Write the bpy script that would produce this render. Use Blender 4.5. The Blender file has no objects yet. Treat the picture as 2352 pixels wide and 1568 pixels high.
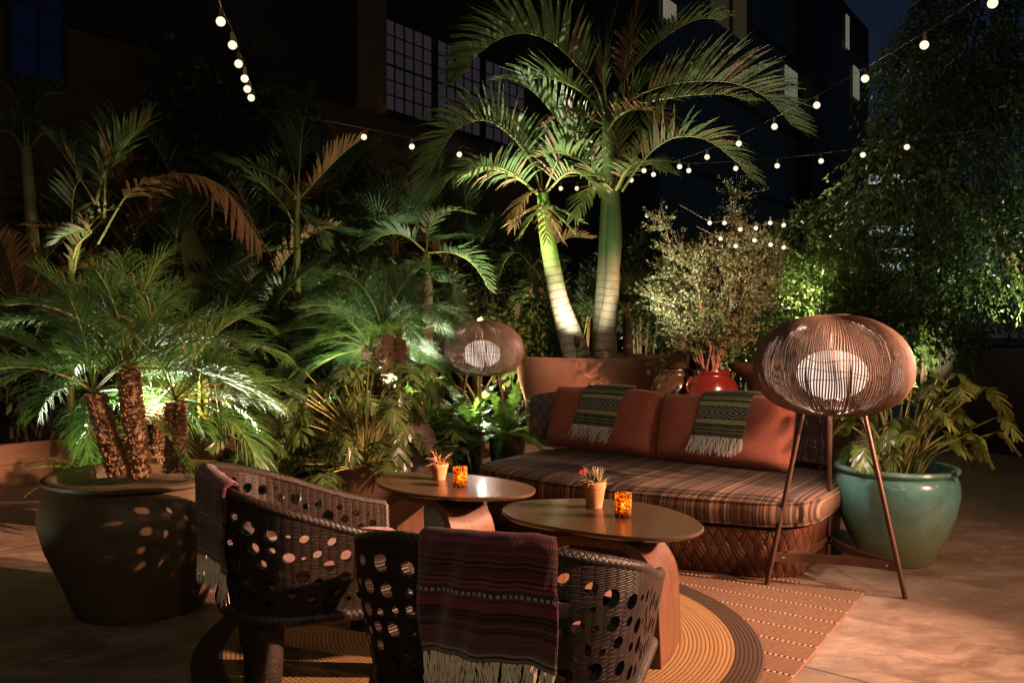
import bpy, bmesh, math, random
import numpy as np
from mathutils import Vector as V, Matrix
from mathutils.geometry import delaunay_2d_cdt

random.seed(7)
RNG = np.random.default_rng(11)
PI = math.pi
COL = bpy.context.scene.collection

# ---------------------------------------------------------------- camera model (used to read positions off the photograph)
F, CX, HY, H = 1960.0, 1176.0, 753.0, 1.3
def P(px, py, d):                      # photo point at distance d -> world
    return V(((px - CX) / F * d, d, H - (py - HY) / F * d))
def G(px, py, z=0.0):                  # photo point on the level z -> world
    d = (H - z) * F / (py - HY)
    return V(((px - CX) / F * d, d, z))

# ---------------------------------------------------------------- objects
def tag(o, label=None, cat=None, group=None, kind=None):
    if label: o['label'] = label
    if cat: o['category'] = cat
    if group: o['group'] = group
    if kind: o['kind'] = kind
    return o
def thing(name, label, cat, loc=(0, 0, 0), rz=0.0, group=None):
    o = bpy.data.objects.new(name, None)
    COL.objects.link(o)
    o.empty_display_size = 0.1
    o.location = loc; o.rotation_euler = (0, 0, rz)
    return tag(o, label, cat, group)
def wloc(o):
    p = V(o.location)
    while o.parent is not None:
        o = o.parent; p = p + V(o.location)
    return p
class MB:
    def __init__(s): s.v = []; s.f = []; s.uv = []; s.hasuv = False
    def add(s, vs, fs, uvs=None):
        n = len(s.v)
        s.v.extend([tuple(p) for p in vs]); s.f.extend([tuple(i + n for i in f) for f in fs])
        if uvs is not None: s.uv.extend(uvs); s.hasuv = True
        else: s.uv.extend([(0, 0)] * len(vs))
        return s
    def box(s, a, b):
        x0, y0, z0 = a; x1, y1, z1 = b
        return s.add([(x0,y0,z0),(x1,y0,z0),(x1,y1,z0),(x0,y1,z0),(x0,y0,z1),(x1,y0,z1),(x1,y1,z1),(x0,y1,z1)],
                     [(0,3,2,1),(4,5,6,7),(0,1,5,4),(1,2,6,5),(2,3,7,6),(3,0,4,7)])
    def tube(s, pts, r, n=6, closed=False, cap=True):
        pts = [V(p) for p in pts]; m = len(pts)
        rr = r if isinstance(r, (list, tuple)) else [r] * m
        vs = []; prev = None; acc = 0
        uvs = []
        for i, p in enumerate(pts):
            if closed: t = pts[(i+1) % m] - pts[i-1]
            else: t = pts[min(i+1, m-1)] - pts[max(i-1, 0)]
            t = t.normalized() if t.length > 1e-9 else V((0,0,1))
            if prev is None:
                ref = V((0,0,1)) if abs(t.z) < .9 else V((1,0,0))
                a = t.cross(ref).normalized()
            else:
                a = (prev - t * prev.dot(t))
                a = a.normalized() if a.length > 1e-6 else t.orthogonal().normalized()
            prev = a; b = t.cross(a)
            if i: acc += (p - pts[i-1]).length
            for k in range(n):
                g = 2*PI*k/n
                vs.append(p + (a*math.cos(g) + b*math.sin(g)) * rr[i]); uvs.append((acc, k/n))
        fs = []
        for i in range(m if closed else m-1):
            j = (i+1) % m
            for k in range(n):
                fs.append((i*n+k, i*n+(k+1)%n, j*n+(k+1)%n, j*n+k))
        if not closed and cap and n > 2:
            fs.append(tuple(range(n-1, -1, -1))); fs.append(tuple((m-1)*n+k for k in range(n)))
        return s.add(vs, fs, uvs)
    def lathe(s, prof, n=48, c=(0,0,0), wob=0.0):
        vs = []; uvs = []; m = len(prof)
        L = 0
        for i, (r, z) in enumerate(prof):
            if i: L += math.hypot(r-prof[i-1][0], z-prof[i-1][1])
            for k in range(n+1):
                g = 2*PI*k/n
                w = 1 + wob*math.sin(3*g+1.3)*math.sin(2.1*z*9+.5)
                vs.append((c[0]+r*w*math.cos(g), c[1]+r*w*math.sin(g), c[2]+z)); uvs.append((k/n*2*PI*.4, L))
        fs = [(i*(n+1)+k, i*(n+1)+k+1, (i+1)*(n+1)+k+1, (i+1)*(n+1)+k) for i in range(m-1) for k in range(n)]
        return s.add(vs, fs, uvs)
    def grid(s, fn, nu, nv, uvfn=None):
        vs = []; uvs = []
        for j in range(nv+1):
            for i in range(nu+1):
                a, b = i/nu, j/nv
                vs.append(fn(a, b)); uvs.append(uvfn(a, b) if uvfn else (a, b))
        fs = [(j*(nu+1)+i, j*(nu+1)+i+1, (j+1)*(nu+1)+i+1, (j+1)*(nu+1)+i) for j in range(nv) for i in range(nu)]
        return s.add(vs, fs, uvs)
    def mesh(s, name, m, smooth=True, angle=40):
        me = bpy.data.meshes.new(name)
        me.from_pydata(s.v, [], s.f)
        if s.hasuv:
            ul = me.uv_layers.new(name='UVMap')
            idx = np.zeros(len(me.loops), dtype=np.int32); me.loops.foreach_get('vertex_index', idx)
            uv = np.array(s.uv, dtype=np.float32)[idx].ravel(); ul.data.foreach_set('uv', uv)
        if m is not None: me.materials.append(m)
        if smooth:
            me.polygons.foreach_set('use_smooth', [True]*len(me.polygons))
            me.set_sharp_from_angle(angle=math.radians(angle))
        me.update()
        return me
    def build(s, name, m, parent=None, world=False, smooth=True, angle=40, bevel=0, seg=2):
        if world and parent is not None:
            q = wloc(parent); s.v = [(a-q.x, b-q.y, c-q.z) for a, b, c in s.v]
        o = bpy.data.objects.new(name, s.mesh(name, m, smooth, angle))
        COL.objects.link(o)
        if parent is not None: o.parent = parent
        if bevel:
            md = o.modifiers.new('Bevel', 'BEVEL'); md.width = bevel; md.segments = seg; md.limit_method = 'ANGLE'
            md.harden_normals = False
        return o
def np_obj(name, verts, faces, m, parent=None, world=True, smooth=False):
    """verts (n,3), faces (k,c) arrays of equal corner count"""
    verts = np.asarray(verts, dtype=np.float32)
    if world and parent is not None: verts = verts - np.array(wloc(parent), dtype=np.float32)
    faces = np.asarray(faces, dtype=np.int32); k, c = faces.shape
    me = bpy.data.meshes.new(name)
    me.vertices.add(len(verts)); me.vertices.foreach_set('co', verts.ravel())
    me.loops.add(k*c); me.loops.foreach_set('vertex_index', faces.ravel())
    me.polygons.add(k)
    me.polygons.foreach_set('loop_start', np.arange(0, k*c, c, dtype=np.int32))
    me.polygons.foreach_set('loop_total', np.full(k, c, dtype=np.int32))
    if smooth: me.polygons.foreach_set('use_smooth', np.ones(k, dtype=bool))
    me.materials.append(m); me.update(calc_edges=True); me.validate()
    o = bpy.data.objects.new(name, me); COL.objects.link(o)
    if parent is not None: o.parent = parent
    return o
def cr(pts, n):                        # Catmull-Rom through pts, n samples per span
    pts = [V(p) for p in pts]
    q = [pts[0]*2-pts[1]] + pts + [pts[-1]*2-pts[-2]]
    out = []
    for i in range(1, len(q)-2):
        for k in range(n):
            t = k/n
            a, b, c, d = q[i-1], q[i], q[i+1], q[i+2]
            out.append(.5*((2*b)+(c-a)*t+(2*a-5*b+4*c-d)*t*t+(3*b-a-3*c+d)*t**3))
    out.append(pts[-1]); return out

# ---------------------------------------------------------------- materials
class NT:
    def __init__(s, name):
        s.m = bpy.data.materials.new(name); s.m.use_nodes = True
        s.t = s.m.node_tree; s.t.nodes.clear()
        s.out = s.t.nodes.new('ShaderNodeOutputMaterial')
        s._tc = None
    def n(s, kind, **kw):
        o = s.t.nodes.new(kind)
        for k, v in kw.items(): setattr(o, k, v)
        return o
    def put(s, sock, val):
        if val is None: return
        if isinstance(val, bpy.types.NodeSocket): s.t.links.new(val, sock)
        elif isinstance(val, (tuple, list)) and len(val) == 3 and sock.type == 'RGBA': sock.default_value = (*val, 1)
        else: sock.default_value = val
    def tc(s, k='Object'):
        if s._tc is None: s._tc = s.n('ShaderNodeTexCoord')
        return s._tc.outputs[k]
    def math(s, op, a, b=None, c=None):
        o = s.n('ShaderNodeMath', operation=op)
        for i, x in enumerate((a, b, c)):
            if x is not None: s.put(o.inputs[i], x)
        return o.outputs[0]
    def sep(s, vec):
        o = s.n('ShaderNodeSeparateXYZ'); s.put(o.inputs[0], vec); return o.outputs
    def comb(s, x, y, z=0.0):
        o = s.n('ShaderNodeCombineXYZ')
        for i, a in enumerate((x, y, z)): s.put(o.inputs[i], a)
        return o.outputs[0]
    def map(s, vec, scale=(1,1,1), rot=(0,0,0), loc=(0,0,0)):
        o = s.n('ShaderNodeMapping'); s.put(o.inputs[0], vec)
        o.inputs['Scale'].default_value = scale; o.inputs['Rotation'].default_value = rot; o.inputs['Location'].default_value = loc
        return o.outputs[0]
    def noise(s, vec, scale=5, detail=3, rough=.55, dist=0.0):
        o = s.n('ShaderNodeTexNoise'); s.put(o.inputs['Vector'], vec)
        o.inputs['Scale'].default_value = scale; o.inputs['Detail'].default_value = detail
        o.inputs['Roughness'].default_value = rough; o.inputs['Distortion'].default_value = dist
        return o.outputs['Fac']
    def voro(s, vec, scale=5, feature='F1', out='Distance'):
        o = s.n('ShaderNodeTexVoronoi', feature=feature); s.put(o.inputs['Vector'], vec); o.inputs['Scale'].default_value = scale
        return o.outputs[out]
    def white(s, w):
        o = s.n('ShaderNodeTexWhiteNoise', noise_dimensions='1D'); s.put(o.inputs['W'], w); return o.outputs['Value']
    def ramp(s, fac, stops, interp='LINEAR'):
        o = s.n('ShaderNodeValToRGB'); s.put(o.inputs[0], fac)
        cr_ = o.color_ramp; cr_.interpolation = interp
        while len(cr_.elements) < len(stops): cr_.elements.new(.5)
        for e, (p, c) in zip(cr_.elements, stops):
            e.position = p; e.color = (*c, 1) if len(c) == 3 else c
        return o.outputs[0]
    def mix(s, f, a, b, mode='MIX'):
        o = s.n('ShaderNodeMix', data_type='RGBA', blend_type=mode)
        s.put(o.inputs[0], f); s.put(o.inputs[6], a); s.put(o.inputs[7], b); return o.outputs[2]
    def bump(s, h, strength=.3, dist=.01):
        o = s.n('ShaderNodeBump'); s.put(o.inputs['Height'], h)
        o.inputs['Strength'].default_value = strength; o.inputs['Distance'].default_value = dist
        return o.outputs[0]
    def bsdf(s, color, rough=.6, metal=0.0, normal=None, spec=.5, coat=0.0, sheen=0.0):
        o = s.n('ShaderNodeBsdfPrincipled')
        s.put(o.inputs['Base Color'], color); s.put(o.inputs['Roughness'], rough); s.put(o.inputs['Metallic'], metal)
        s.put(o.inputs['Specular IOR Level'], spec); s.put(o.inputs['Normal'], normal)
        if coat: o.inputs['Coat Weight'].default_value = coat; o.inputs['Coat Roughness'].default_value = .08
        if sheen: o.inputs['Sheen Weight'].default_value = sheen; o.inputs['Sheen Roughness'].default_value = .4
        return o.outputs[0]
    def mixs(s, f, a, b):
        o = s.n('ShaderNodeMixShader'); s.put(o.inputs[0], f); s.put(o.inputs[1], a); s.put(o.inputs[2], b); return o.outputs[0]
    def done(s, sh):
        s.t.links.new(sh, s.out.inputs[0]); return s.m

def simple(name, c1, c2, scale=8, rough=.6, bump=.15, bscale=40, metal=0, spec=.5, coat=0, bdist=.004):
    k = NT(name); f = k.noise(k.tc(), scale, 5)
    col = k.mix(k.ramp(f, [(.3, (0,0,0)), (.7, (1,1,1))]), c1, c2)
    rg = k.math('MULTIPLY_ADD', k.noise(k.tc(), scale*2.3, 3), .25, rough-.12)
    return k.done(k.bsdf(col, rg, metal, k.bump(k.noise(k.tc(), bscale, 4), bump, bdist), spec, coat))
def leafmat(name, c1, c2, rough=.42, transl=.3, tcol=None, spec=.5, tips=None):
    """every leaf island its own shade between c1 and c2"""
    k = NT(name)
    isl = k.n('ShaderNodeNewGeometry').outputs['Random Per Island']
    col = k.mix(isl, c1, c2)
    if tips:                            # dead, tan islands
        col = k.mix(k.ramp(k.math('FRACT', k.math('MULTIPLY', isl, 17.31)), [(tips[0]-.02, (0,0,0)), (tips[0]+.02, (1,1,1))]), tips[1], col)
    col = k.mix(k.math('MULTIPLY', k.noise(k.tc(), 9, 3), .5), col, tuple(x*.55 for x in c1))
    b = k.bsdf(col, rough, 0, None, spec)
    tr = k.n('ShaderNodeBsdfTranslucent')
    k.put(tr.inputs[0], k.mix(.5, col, tcol or tuple(min(1, x*1.6) for x in c2)))
    return k.done(k.mixs(transl, b, tr.outputs[0]))
def emis(name, col, strength):
    k = NT(name); e = k.n('ShaderNodeEmission'); k.put(e.inputs[0], col); e.inputs[1].default_value = strength
    return k.done(e.outputs[0])
M = {}
SKY = .0035
# ---- floor: stained, trowelled concrete with saw-cut joints
def _floor():
    k = NT('stained_concrete'); o = k.tc()
    big = k.noise(o, .9, 6, .62, .6); mid = k.noise(k.map(o, (1, 1.6, 1), (0,0,.5)), 3.2, 7, .68, .9); fine = k.noise(o, 38, 4, .7)
    col = k.ramp(big, [(.28, (.13,.088,.064)), (.5, (.25,.18,.135)), (.72, (.36,.275,.215))])
    col = k.mix(k.ramp(mid, [(.40, (0,0,0)), (.56, (1,1,1))]), k.mix(.8, col, (.105,.062,.036)), col)
    br = k.noise(k.map(o, (1.2, 2.2, 1), (0,0,.6)), 4.5, 8, .74, .8)
    col = k.mix(k.ramp(br, [(.46, (0,0,0)), (.66, (.7,.7,.7))]), col, (.13,.082,.05))
    col = k.mix(k.ramp(k.noise(k.map(o, (1,1.7,1), (0,0,-.4)), 7, 7, .75, .6), [(.56, (0,0,0)), (.7, (.5,.5,.5))]), col, (.50,.38,.28))
    col = k.mix(k.math('MULTIPLY', fine, .35), col, (.22,.16,.11))
    sp = k.voro(o, 55); col = k.mix(k.ramp(sp, [(.03, (.5,.5,.5)), (.09, (0,0,0))]), col, (.06,.045,.03))
    x = k.sep(k.map(o, (1,1,1), (0,0,math.radians(38.8)), (0,0,0)))[1]
    j = k.math('ABSOLUTE', k.math('SUBTRACT', k.math('FRACT', k.math('ADD', k.math('DIVIDE', x, 2.6), .247)), .5))
    x2 = k.sep(k.map(o, (1,1,1), (0,0,math.radians(38.8)), (0,0,0)))[0]
    j2 = k.math('ABSOLUTE', k.math('SUBTRACT', k.math('FRACT', k.math('ADD', k.math('DIVIDE', x2, 3.4), .1)), .5))
    jj = k.math('MINIMUM', j, j2)
    ck = k.voro(k.mix(.14, o, k.n('ShaderNodeTexNoise').outputs['Color']), .42, 'DISTANCE_TO_EDGE')
    col = k.mix(k.ramp(ck, [(.0012, (.55,.55,.55)), (.004, (0,0,0))]), col, (.05,.035,.025))
    jm = k.ramp(jj, [(0.0012, (1,1,1)), (.0024, (0,0,0))])
    col = k.mix(jm, col, (.03,.02,.015))
    rg = k.math('MULTIPLY_ADD', mid, .35, .32)
    h = k.math('ADD', k.math('MULTIPLY', fine, .25), k.math('MULTIPLY', mid, .5)); h = k.math('SUBTRACT', h, k.math('MULTIPLY', jm, 2.0))
    return k.done(k.bsdf(col, rg, 0, k.bump(h, .25, .01), .5))
M['floor'] = _floor()
# ---- weaves
def weave(name, c1, c2, su, sv, diag=False, rough=.45, strength=.8, dist=.006, spec=.5):
    """over-and-under weave in UV metres; diag gives the lozenge weave of the sofa"""
    k = NT(name); uv = k.sep(k.tc('UV'))
    wob = k.math('MULTIPLY', k.math('SUBTRACT', k.noise(k.tc('UV'), 14, 2), .5), .25)
    u = k.math('ADD', k.math('DIVIDE', uv[0], su), wob); v = k.math('ADD', k.math('DIVIDE', uv[1], sv), wob)
    if diag: p, q = k.math('ADD', u, v), k.math('SUBTRACT', u, v)
    else: p, q = u, v
    fp, fq = k.math('FLOOR', p), k.math('FLOOR', q)
    par = k.math('MODULO', k.math('ABSOLUTE', k.math('ADD', fp, fq)), 2)
    sp = k.math('ABSOLUTE', k.math('SINE', k.math('MULTIPLY', p, PI))); sq = k.math('ABSOLUTE', k.math('SINE', k.math('MULTIPLY', q, PI)))
    e_ = .28 if diag else .5
    over = k.math('MULTIPLY', k.math('POWER', sp, e_), k.math('MULTIPLY_ADD', sq, .45, .55))
    und = k.math('MULTIPLY', k.math('POWER', sq, e_), k.math('MULTIPLY_ADD', sp, .45, .55))
    if diag:                            # three strands side by side in every strip
        over = k.math('MULTIPLY', over, k.math('MULTIPLY_ADD', k.math('POWER', k.math('ABSOLUTE', k.math('SINE', k.math('MULTIPLY', p, 3*PI))), .5), .4, .6))
        und = k.math('MULTIPLY', und, k.math('MULTIPLY_ADD', k.math('POWER', k.math('ABSOLUTE', k.math('SINE', k.math('MULTIPLY', q, 3*PI))), .5), .4, .6))
    mx = k.n('ShaderNodeMix'); k.put(mx.inputs[0], par); k.put(mx.inputs[2], over); k.put(mx.inputs[3], und)
    h = mx.outputs[0]
    wn = k.n('ShaderNodeTexWhiteNoise', noise_dimensions='2D'); k.put(wn.inputs['Vector'], k.comb(fp, fq))
    col = k.mix(wn.outputs['Value'], c1, c2)
    col = k.mix(k.math('MULTIPLY', par, .35), col, tuple(x*.6 for x in c1))
    col = k.mix(k.math('MULTIPLY', k.math('POWER', k.math('SUBTRACT', 1, k.math('MINIMUM', h, 1)), 1.6), .85), col, tuple(x*.12 for x in c1))
    st = k.noise(k.map(k.tc('UV'), (1, 1, 1)), 260, 2); col = k.mix(k.math('MULTIPLY', st, .3), col, tuple(x*.5 for x in c1))
    return k.done(k.bsdf(col, rough, 0, k.bump(h, strength, dist), spec))
M['rattan'] = weave('dark_rattan', (.020,.012,.008), (.048,.027,.017), .030, .0062, False, .46, .55, .004, .3)
M['rattan_rim'] = weave('rattan_braid', (.022,.014,.010), (.05,.031,.02), .020, .30, True, .42, .5, .004, .5)
M['sofa_weave'] = weave('sofa_lozenge_weave', (.075,.025,.013), (.15,.054,.026), .066, .135, True, .32, 1.0, .010, .6)
M['sofa_back_weave'] = weave('sofa_back_weave', (.11,.062,.05), (.19,.11,.092), .062, .12, True, .4, 1.0, .009, .5)
# ---- cloth
def _stripe():
    k = NT('striped_upholstery'); o = k.tc(); x = k.sep(o)
    w = k.math('ADD', x[0], k.math('MULTIPLY', k.math('SUBTRACT', k.noise(o, 2.5, 1), .5), .01))
    f1 = k.white(k.math('FLOOR', k.math('MULTIPLY', w, 120))); f2 = k.white(k.math('FLOOR', k.math('MULTIPLY', w, 24)))
    col = k.ramp(f1, [(0, (.030,.016,.011)), (.24, (.17,.092,.055)), (.42, (.07,.04,.027)), (.56, (.28,.195,.125)), (.66, (.10,.045,.03)), (.8, (.036,.026,.024)), (.91, (.20,.105,.06))], 'CONSTANT')
    col = k.mix(k.math('MULTIPLY', f2, .4), col, (.06,.036,.025))
    th = k.noise(k.map(o, (500, 500, 500)), 1, 1)
    col = k.mix(k.math('MULTIPLY', th, .3), col, (.06,.035,.025))
    return k.done(k.bsdf(col, .85, 0, k.bump(th, .35, .002), .2, 0, .03))
M['stripe'] = _stripe()
def fabric(name, c1, c2, n=420, sheen=.2):
    k = NT(name); o = k.tc()
    f = k.noise(o, 6, 4); th = k.noise(k.map(o, (n, n*.5, n)), 1, 1)
    wr = k.math('ADD', k.noise(o, 7, 3, .5, .8), k.math('MULTIPLY', k.noise(k.map(o, (1, 1, 2.4), (0, .5, 0)), 16, 3, .6, 1.5), .45))
    col = k.mix(f, c1, c2); col = k.mix(k.math('MULTIPLY', th, .3), col, tuple(x*.6 for x in c1))
    h = k.math('ADD', k.math('MULTIPLY', th, .12), wr)
    return k.done(k.bsdf(col, .82, 0, k.bump(h, .6, .016), .25, 0, sheen))
M['terracotta_cloth'] = fabric('terracotta_cloth', (.43,.115,.066), (.50,.15,.09))
M['seat_cloth'] = fabric('chair_seat_cloth', (.25,.078,.044), (.29,.095,.055))
def _blanket(name, kind):
    k = NT(name); uv = k.sep(k.tc('UV')); u, v = uv[0], uv[1]      # v 0 at the fringe, 1 at the top fold; u in metres
    vv = k.math('ADD', v, k.math('MULTIPLY', k.math('SUBTRACT', k.noise(k.tc('UV'), 9, 2), .5), .008))
    if kind == 'green':
        dk, lt, bl = (.10,.105,.042), (.52,.52,.23), (.016,.015,.011)
        st = []
        for p, c in [(0, dk), (.09, lt), (.105, dk), (.15, bl), (.165, lt), (.185, bl), (.20, dk), (.25, bl), (.27, lt), (.37, bl), (.39, dk),
                     (.63, bl), (.645, lt), (.74, bl), (.76, dk), (.80, lt), (.82, bl), (.835, lt), (.85, dk), (.9, bl), (.92, dk)]:
            st.append((p, c))
        col = k.ramp(vv, st, 'CONSTANT')
        fu = k.math('ABSOLUTE', k.math('SUBTRACT', k.math('FRACT', k.math('MULTIPLY', u, 6.2)), .5))
        fv = k.math('ABSOLUTE', k.math('SUBTRACT', k.math('DIVIDE', k.math('SUBTRACT', v, .39), .24), .5))
        dd = k.math('FRACT', k.math('MULTIPLY', k.math('ADD', fu, fv), 4.0))
        pat = k.mix(k.math('GREATER_THAN', dd, .5), (.02,.018,.013), (.45,.41,.31))
        inside = k.math('MULTIPLY', k.math('GREATER_THAN', vv, .39), k.math('LESS_THAN', vv, .63))
        col = k.mix(inside, col, pat)
    else:
        a, b, d, g = (.18,.036,.047), (.085,.026,.035), (.02,.011,.012), (.16,.095,.07)
        s1 = k.white(k.math('FLOOR', k.math('MULTIPLY', vv, 46)))
        col = k.ramp(s1, [(0, d), (.16, a), (.42, b), (.6, (.26,.055,.065)), (.76, b), (.9, (.19,.065,.07))], 'CONSTANT')
        low = k.ramp(vv, [(.1, (1,1,1)), (.3, (0,0,0))])
        col = k.mix(low, col, k.mix(s1, g, (.09,.045,.038)))
        band = k.math('LESS_THAN', k.math('ABSOLUTE', k.math('SUBTRACT', vv, .60)), .016)
        dash = k.math('LESS_THAN', k.math('FRACT', k.math('MULTIPLY', u, 75)), .6)
        thin = k.math('GREATER_THAN', k.math('ABSOLUTE', k.math('SINE', k.math('MULTIPLY', vv, 190))), .3)
        col = k.mix(band, col, k.mix(k.math('MULTIPLY', dash, thin), (.03,.015,.016), (.45,.40,.36)))
        bd = k.math('LESS_THAN', k.math('ABSOLUTE', k.math('SUBTRACT', vv, .625)), .006); col = k.mix(bd, col, d)
        e1 = k.math('LESS_THAN', vv, .03); col = k.mix(e1, col, (.36,.28,.20))
        e2 = k.math('MULTIPLY', k.math('GREATER_THAN', vv, .055), k.math('LESS_THAN', vv, .08)); col = k.mix(e2, col, (.34,.26,.18))
        e3 = k.math('MULTIPLY', k.math('GREATER_THAN', vv, .03), k.math('LESS_THAN', vv, .055)); col = k.mix(e3, col, (.05,.03,.025))
    yarn = k.noise(k.map(k.tc('UV'), (1, .12, 1)), 420, 2, .7); yh = k.math('ABSOLUTE', k.math('SINE', k.math('MULTIPLY', u, 900)))
    fl = k.ramp(k.noise(k.tc('UV'), 330, 3, .7), [(.62, (0,0,0)), (.74, (1,1,1))])
    col = k.mix(k.math('MULTIPLY', yarn, .55), col, (.02,.013,.01))
    col = k.mix(k.math('MULTIPLY', fl, .25), col, (.42,.36,.32))
    h = k.math('ADD', k.math('MULTIPLY', yh, .5), yarn)
    return k.done(k.bsdf(col, .95, 0, k.bump(h, .7, .004), .15, 0, .3))
M['blanket_red'] = _blanket('burgundy_blanket', 'red')
M['blanket_green'] = _blanket('olive_blanket', 'green')
M['fringe'] = simple('cotton_fringe', (.80,.71,.58), (.62,.53,.42), 60, .95, .4, 300)
# ---- rugs
def _round_rug():
    k = NT('braided_jute'); o = k.tc(); s = k.sep(o)
    r = k.math('SQRT', k.math('ADD', k.math('MULTIPLY', s[0], s[0]), k.math('MULTIPLY', s[1], s[1])))
    th = k.math('ARCTAN2', s[1], s[0])
    rr = k.math('ADD', k.math('DIVIDE', r, .0165), k.math('DIVIDE', th, 2*PI)); ring = k.math('FLOOR', rr)
    cr_ = k.math('ABSOLUTE', k.math('SINE', k.math('MULTIPLY', rr, PI)))
    br = k.math('ABSOLUTE', k.math('SINE', k.math('ADD', k.math('MULTIPLY', k.math('MULTIPLY', th, r), 150), k.math('MULTIPLY', cr_, 1.6))))
    base = k.mix(k.white(ring), (.30,.185,.08), (.25,.148,.06))
    base = k.mix(k.math('MULTIPLY', k.noise(o, 90, 4, .75), .6), base, (.17,.085,.03))
    dark = k.mix(k.noise(o, 90, 4), (.030,.018,.013), (.055,.033,.022))
    inb = k.math('MULTIPLY', k.math('GREATER_THAN', r, 1.04), k.math('LESS_THAN', r, 1.3))
    col = k.mix(inb, base, dark)
    col = k.mix(k.math('MULTIPLY', k.math('SUBTRACT', 1, cr_), .22), col, (.10,.055,.022))
    h = k.math('ADD', k.math('POWER', cr_, .6), k.math('MULTIPLY', br, .5))
    return k.done(k.bsdf(col, .9, 0, k.bump(h, .5, .004), .2))
M['round_rug'] = _round_rug()
def _flat_rug():
    k = NT('ribbed_jute'); o = k.tc(); s = k.sep(o)
    row = k.math('DIVIDE', s[1], .17); fr = k.math('FRACT', row); fl = k.math('FLOOR', row)
    cord = k.math('LESS_THAN', k.math('ABSOLUTE', k.math('SUBTRACT', fr, .5)), .05)
    blk = k.math('MODULO', k.math('ADD', k.math('FLOOR', k.math('DIVIDE', s[0], .34)), fl), 2)
    d = k.math('SUBTRACT', k.math('MULTIPLY', k.math('GREATER_THAN', k.math('ABSOLUTE', blk), .5), 2), 1)
    rib = k.math('ABSOLUTE', k.math('SINE', k.math('MULTIPLY', k.math('ADD', s[1], k.math('MULTIPLY', k.math('MULTIPLY', s[0], d), .28)), 230)))
    bead = k.math('ABSOLUTE', k.math('SINE', k.math('MULTIPLY', s[0], 140)))
    h = k.mix(cord, rib, k.math('MULTIPLY', bead, 1.7))
    n = k.noise(o, 60, 4, .75)
    col = k.mix(n, (.16,.088,.05), (.29,.17,.10))
    col = k.mix(k.math('MULTIPLY', k.math('SUBTRACT', 1, rib), .65), col, (.09,.05,.03))
    col = k.mix(k.math('MULTIPLY', cord, bead), col, (.31,.195,.12))
    col = k.mix(k.math('MULTIPLY', k.noise(o, 2.2, 3), .5), col, (.20,.125,.08))
    return k.done(k.bsdf(col, .92, 0, k.bump(h, .9, .006), .2))
M['flat_rug'] = _flat_rug()
# ---- wood, metal, ceramics
def wood(name, c1, c2, rough=.4, along=(1.5, 14, 14), coat=0, spec=.5):
    k = NT(name); o = k.tc(); v = k.map(o, along)
    n = k.noise(v, 3, 6, .6, 1.2); fine = k.noise(k.map(o, tuple(a*6 for a in along)), 3, 3, .7)
    col = k.mix(k.ramp(n, [(.3, (0,0,0)), (.7, (1,1,1))]), c1, c2)
    col = k.mix(k.math('MULTIPLY', fine, .45), col, tuple(x*.45 for x in c1))
    return k.done(k.bsdf(col, k.math('MULTIPLY_ADD', fine, .15, rough-.07), 0, k.bump(fine, .12, .002), spec, coat))
M['table_top'] = wood('dark_stained_top', (.055,.029,.016), (.078,.042,.023), .32, (10, 1.2, 10), .15)
M['table_leg'] = wood('walnut_bentwood', (.055,.021,.009), (.145,.058,.025), .42, (12, 12, 1.4))
M['timber'] = wood('weathered_timber', (.30,.15,.075), (.42,.23,.12), .7, (1.2, 10, 10))
M['bronze'] = simple('bronze_metal', (.075,.036,.022), (.11,.055,.033), 12, .42, .08, 90, .55)
M['blackmetal'] = simple('black_metal', (.02,.02,.02), (.035,.032,.03), 12, .5, .05, 90, .4)
M['steel'] = simple('steel_bolt', (.6,.58,.55), (.7,.68,.65), 20, .3, .02, 50, 1)
M['shade_wire'] = simple('shade_rattan_wire', (.10,.058,.042), (.165,.10,.072), 30, .5, .1, 120)
def _globe():
    k = NT('lit_paper_globe'); o = k.tc()
    s = k.sep(o); ln = k.math('ABSOLUTE', k.math('SINE', k.math('MULTIPLY', s[2], 330)))
    c = k.mix(k.math('MULTIPLY', ln, .25), (1,.77,.61), (.86,.64,.49))
    e = k.n('ShaderNodeEmission'); k.put(e.inputs[0], c); e.inputs[1].default_value = GLOBE
    return k.done(e.outputs[0])
GLOBE = 1.25
M['globe'] = _globe()
def _teal():
    k = NT('teal_glaze'); o = k.tc(); s = k.sep(o)
    n = k.noise(o, 3.2, 6, .6, .6); f = k.noise(o, 22, 5, .7)
    col = k.ramp(n, [(.3, (.07,.19,.165)), (.5, (.11,.29,.265)), (.7, (.18,.37,.31))])
    col = k.mix(k.ramp(k.math('ADD', s[2], k.math('MULTIPLY', n, .16)), [(.18, (.85,.85,.85)), (.46, (0,0,0))]), col, (.15,.155,.05))
    col = k.mix(k.ramp(k.noise(o, 5, 5, .7, 1.2), [(.5, (0,0,0)), (.68, (.45,.45,.45))]), col, (.10,.105,.035))
    rim = k.ramp(s[2], [(.50, (0,0,0)), (.53, (1,1,1))])
    col = k.mix(k.math('MULTIPLY', rim, .35), col, (.22,.30,.20))
    col = k.mix(k.math('MULTIPLY', f, .35), col, (.05,.10,.05))
    return k.done(k.bsdf(col, .22, 0, k.bump(f, .06, .004), .5, .25))
M['teal'] = _teal()
M['dark_pot'] = simple('olive_brown_stoneware', (.062,.040,.016), (.10,.065,.028), 9, .55, .35, 70)
M['stone_pot'] = simple('grey_stone_pot', (.17,.13,.10), (.30,.24,.19), 18, .85, .7, 60, bdist=.008)
M['brown_pot'] = simple('brown_glazed_pot', (.06,.032,.02), (.10,.055,.032), 7, .32, .1, 40)
M['dark_jar'] = simple('dark_bronze_glaze', (.040,.025,.013), (.075,.036,.018), 5, .25, .08, 30, coat=.3)
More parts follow.
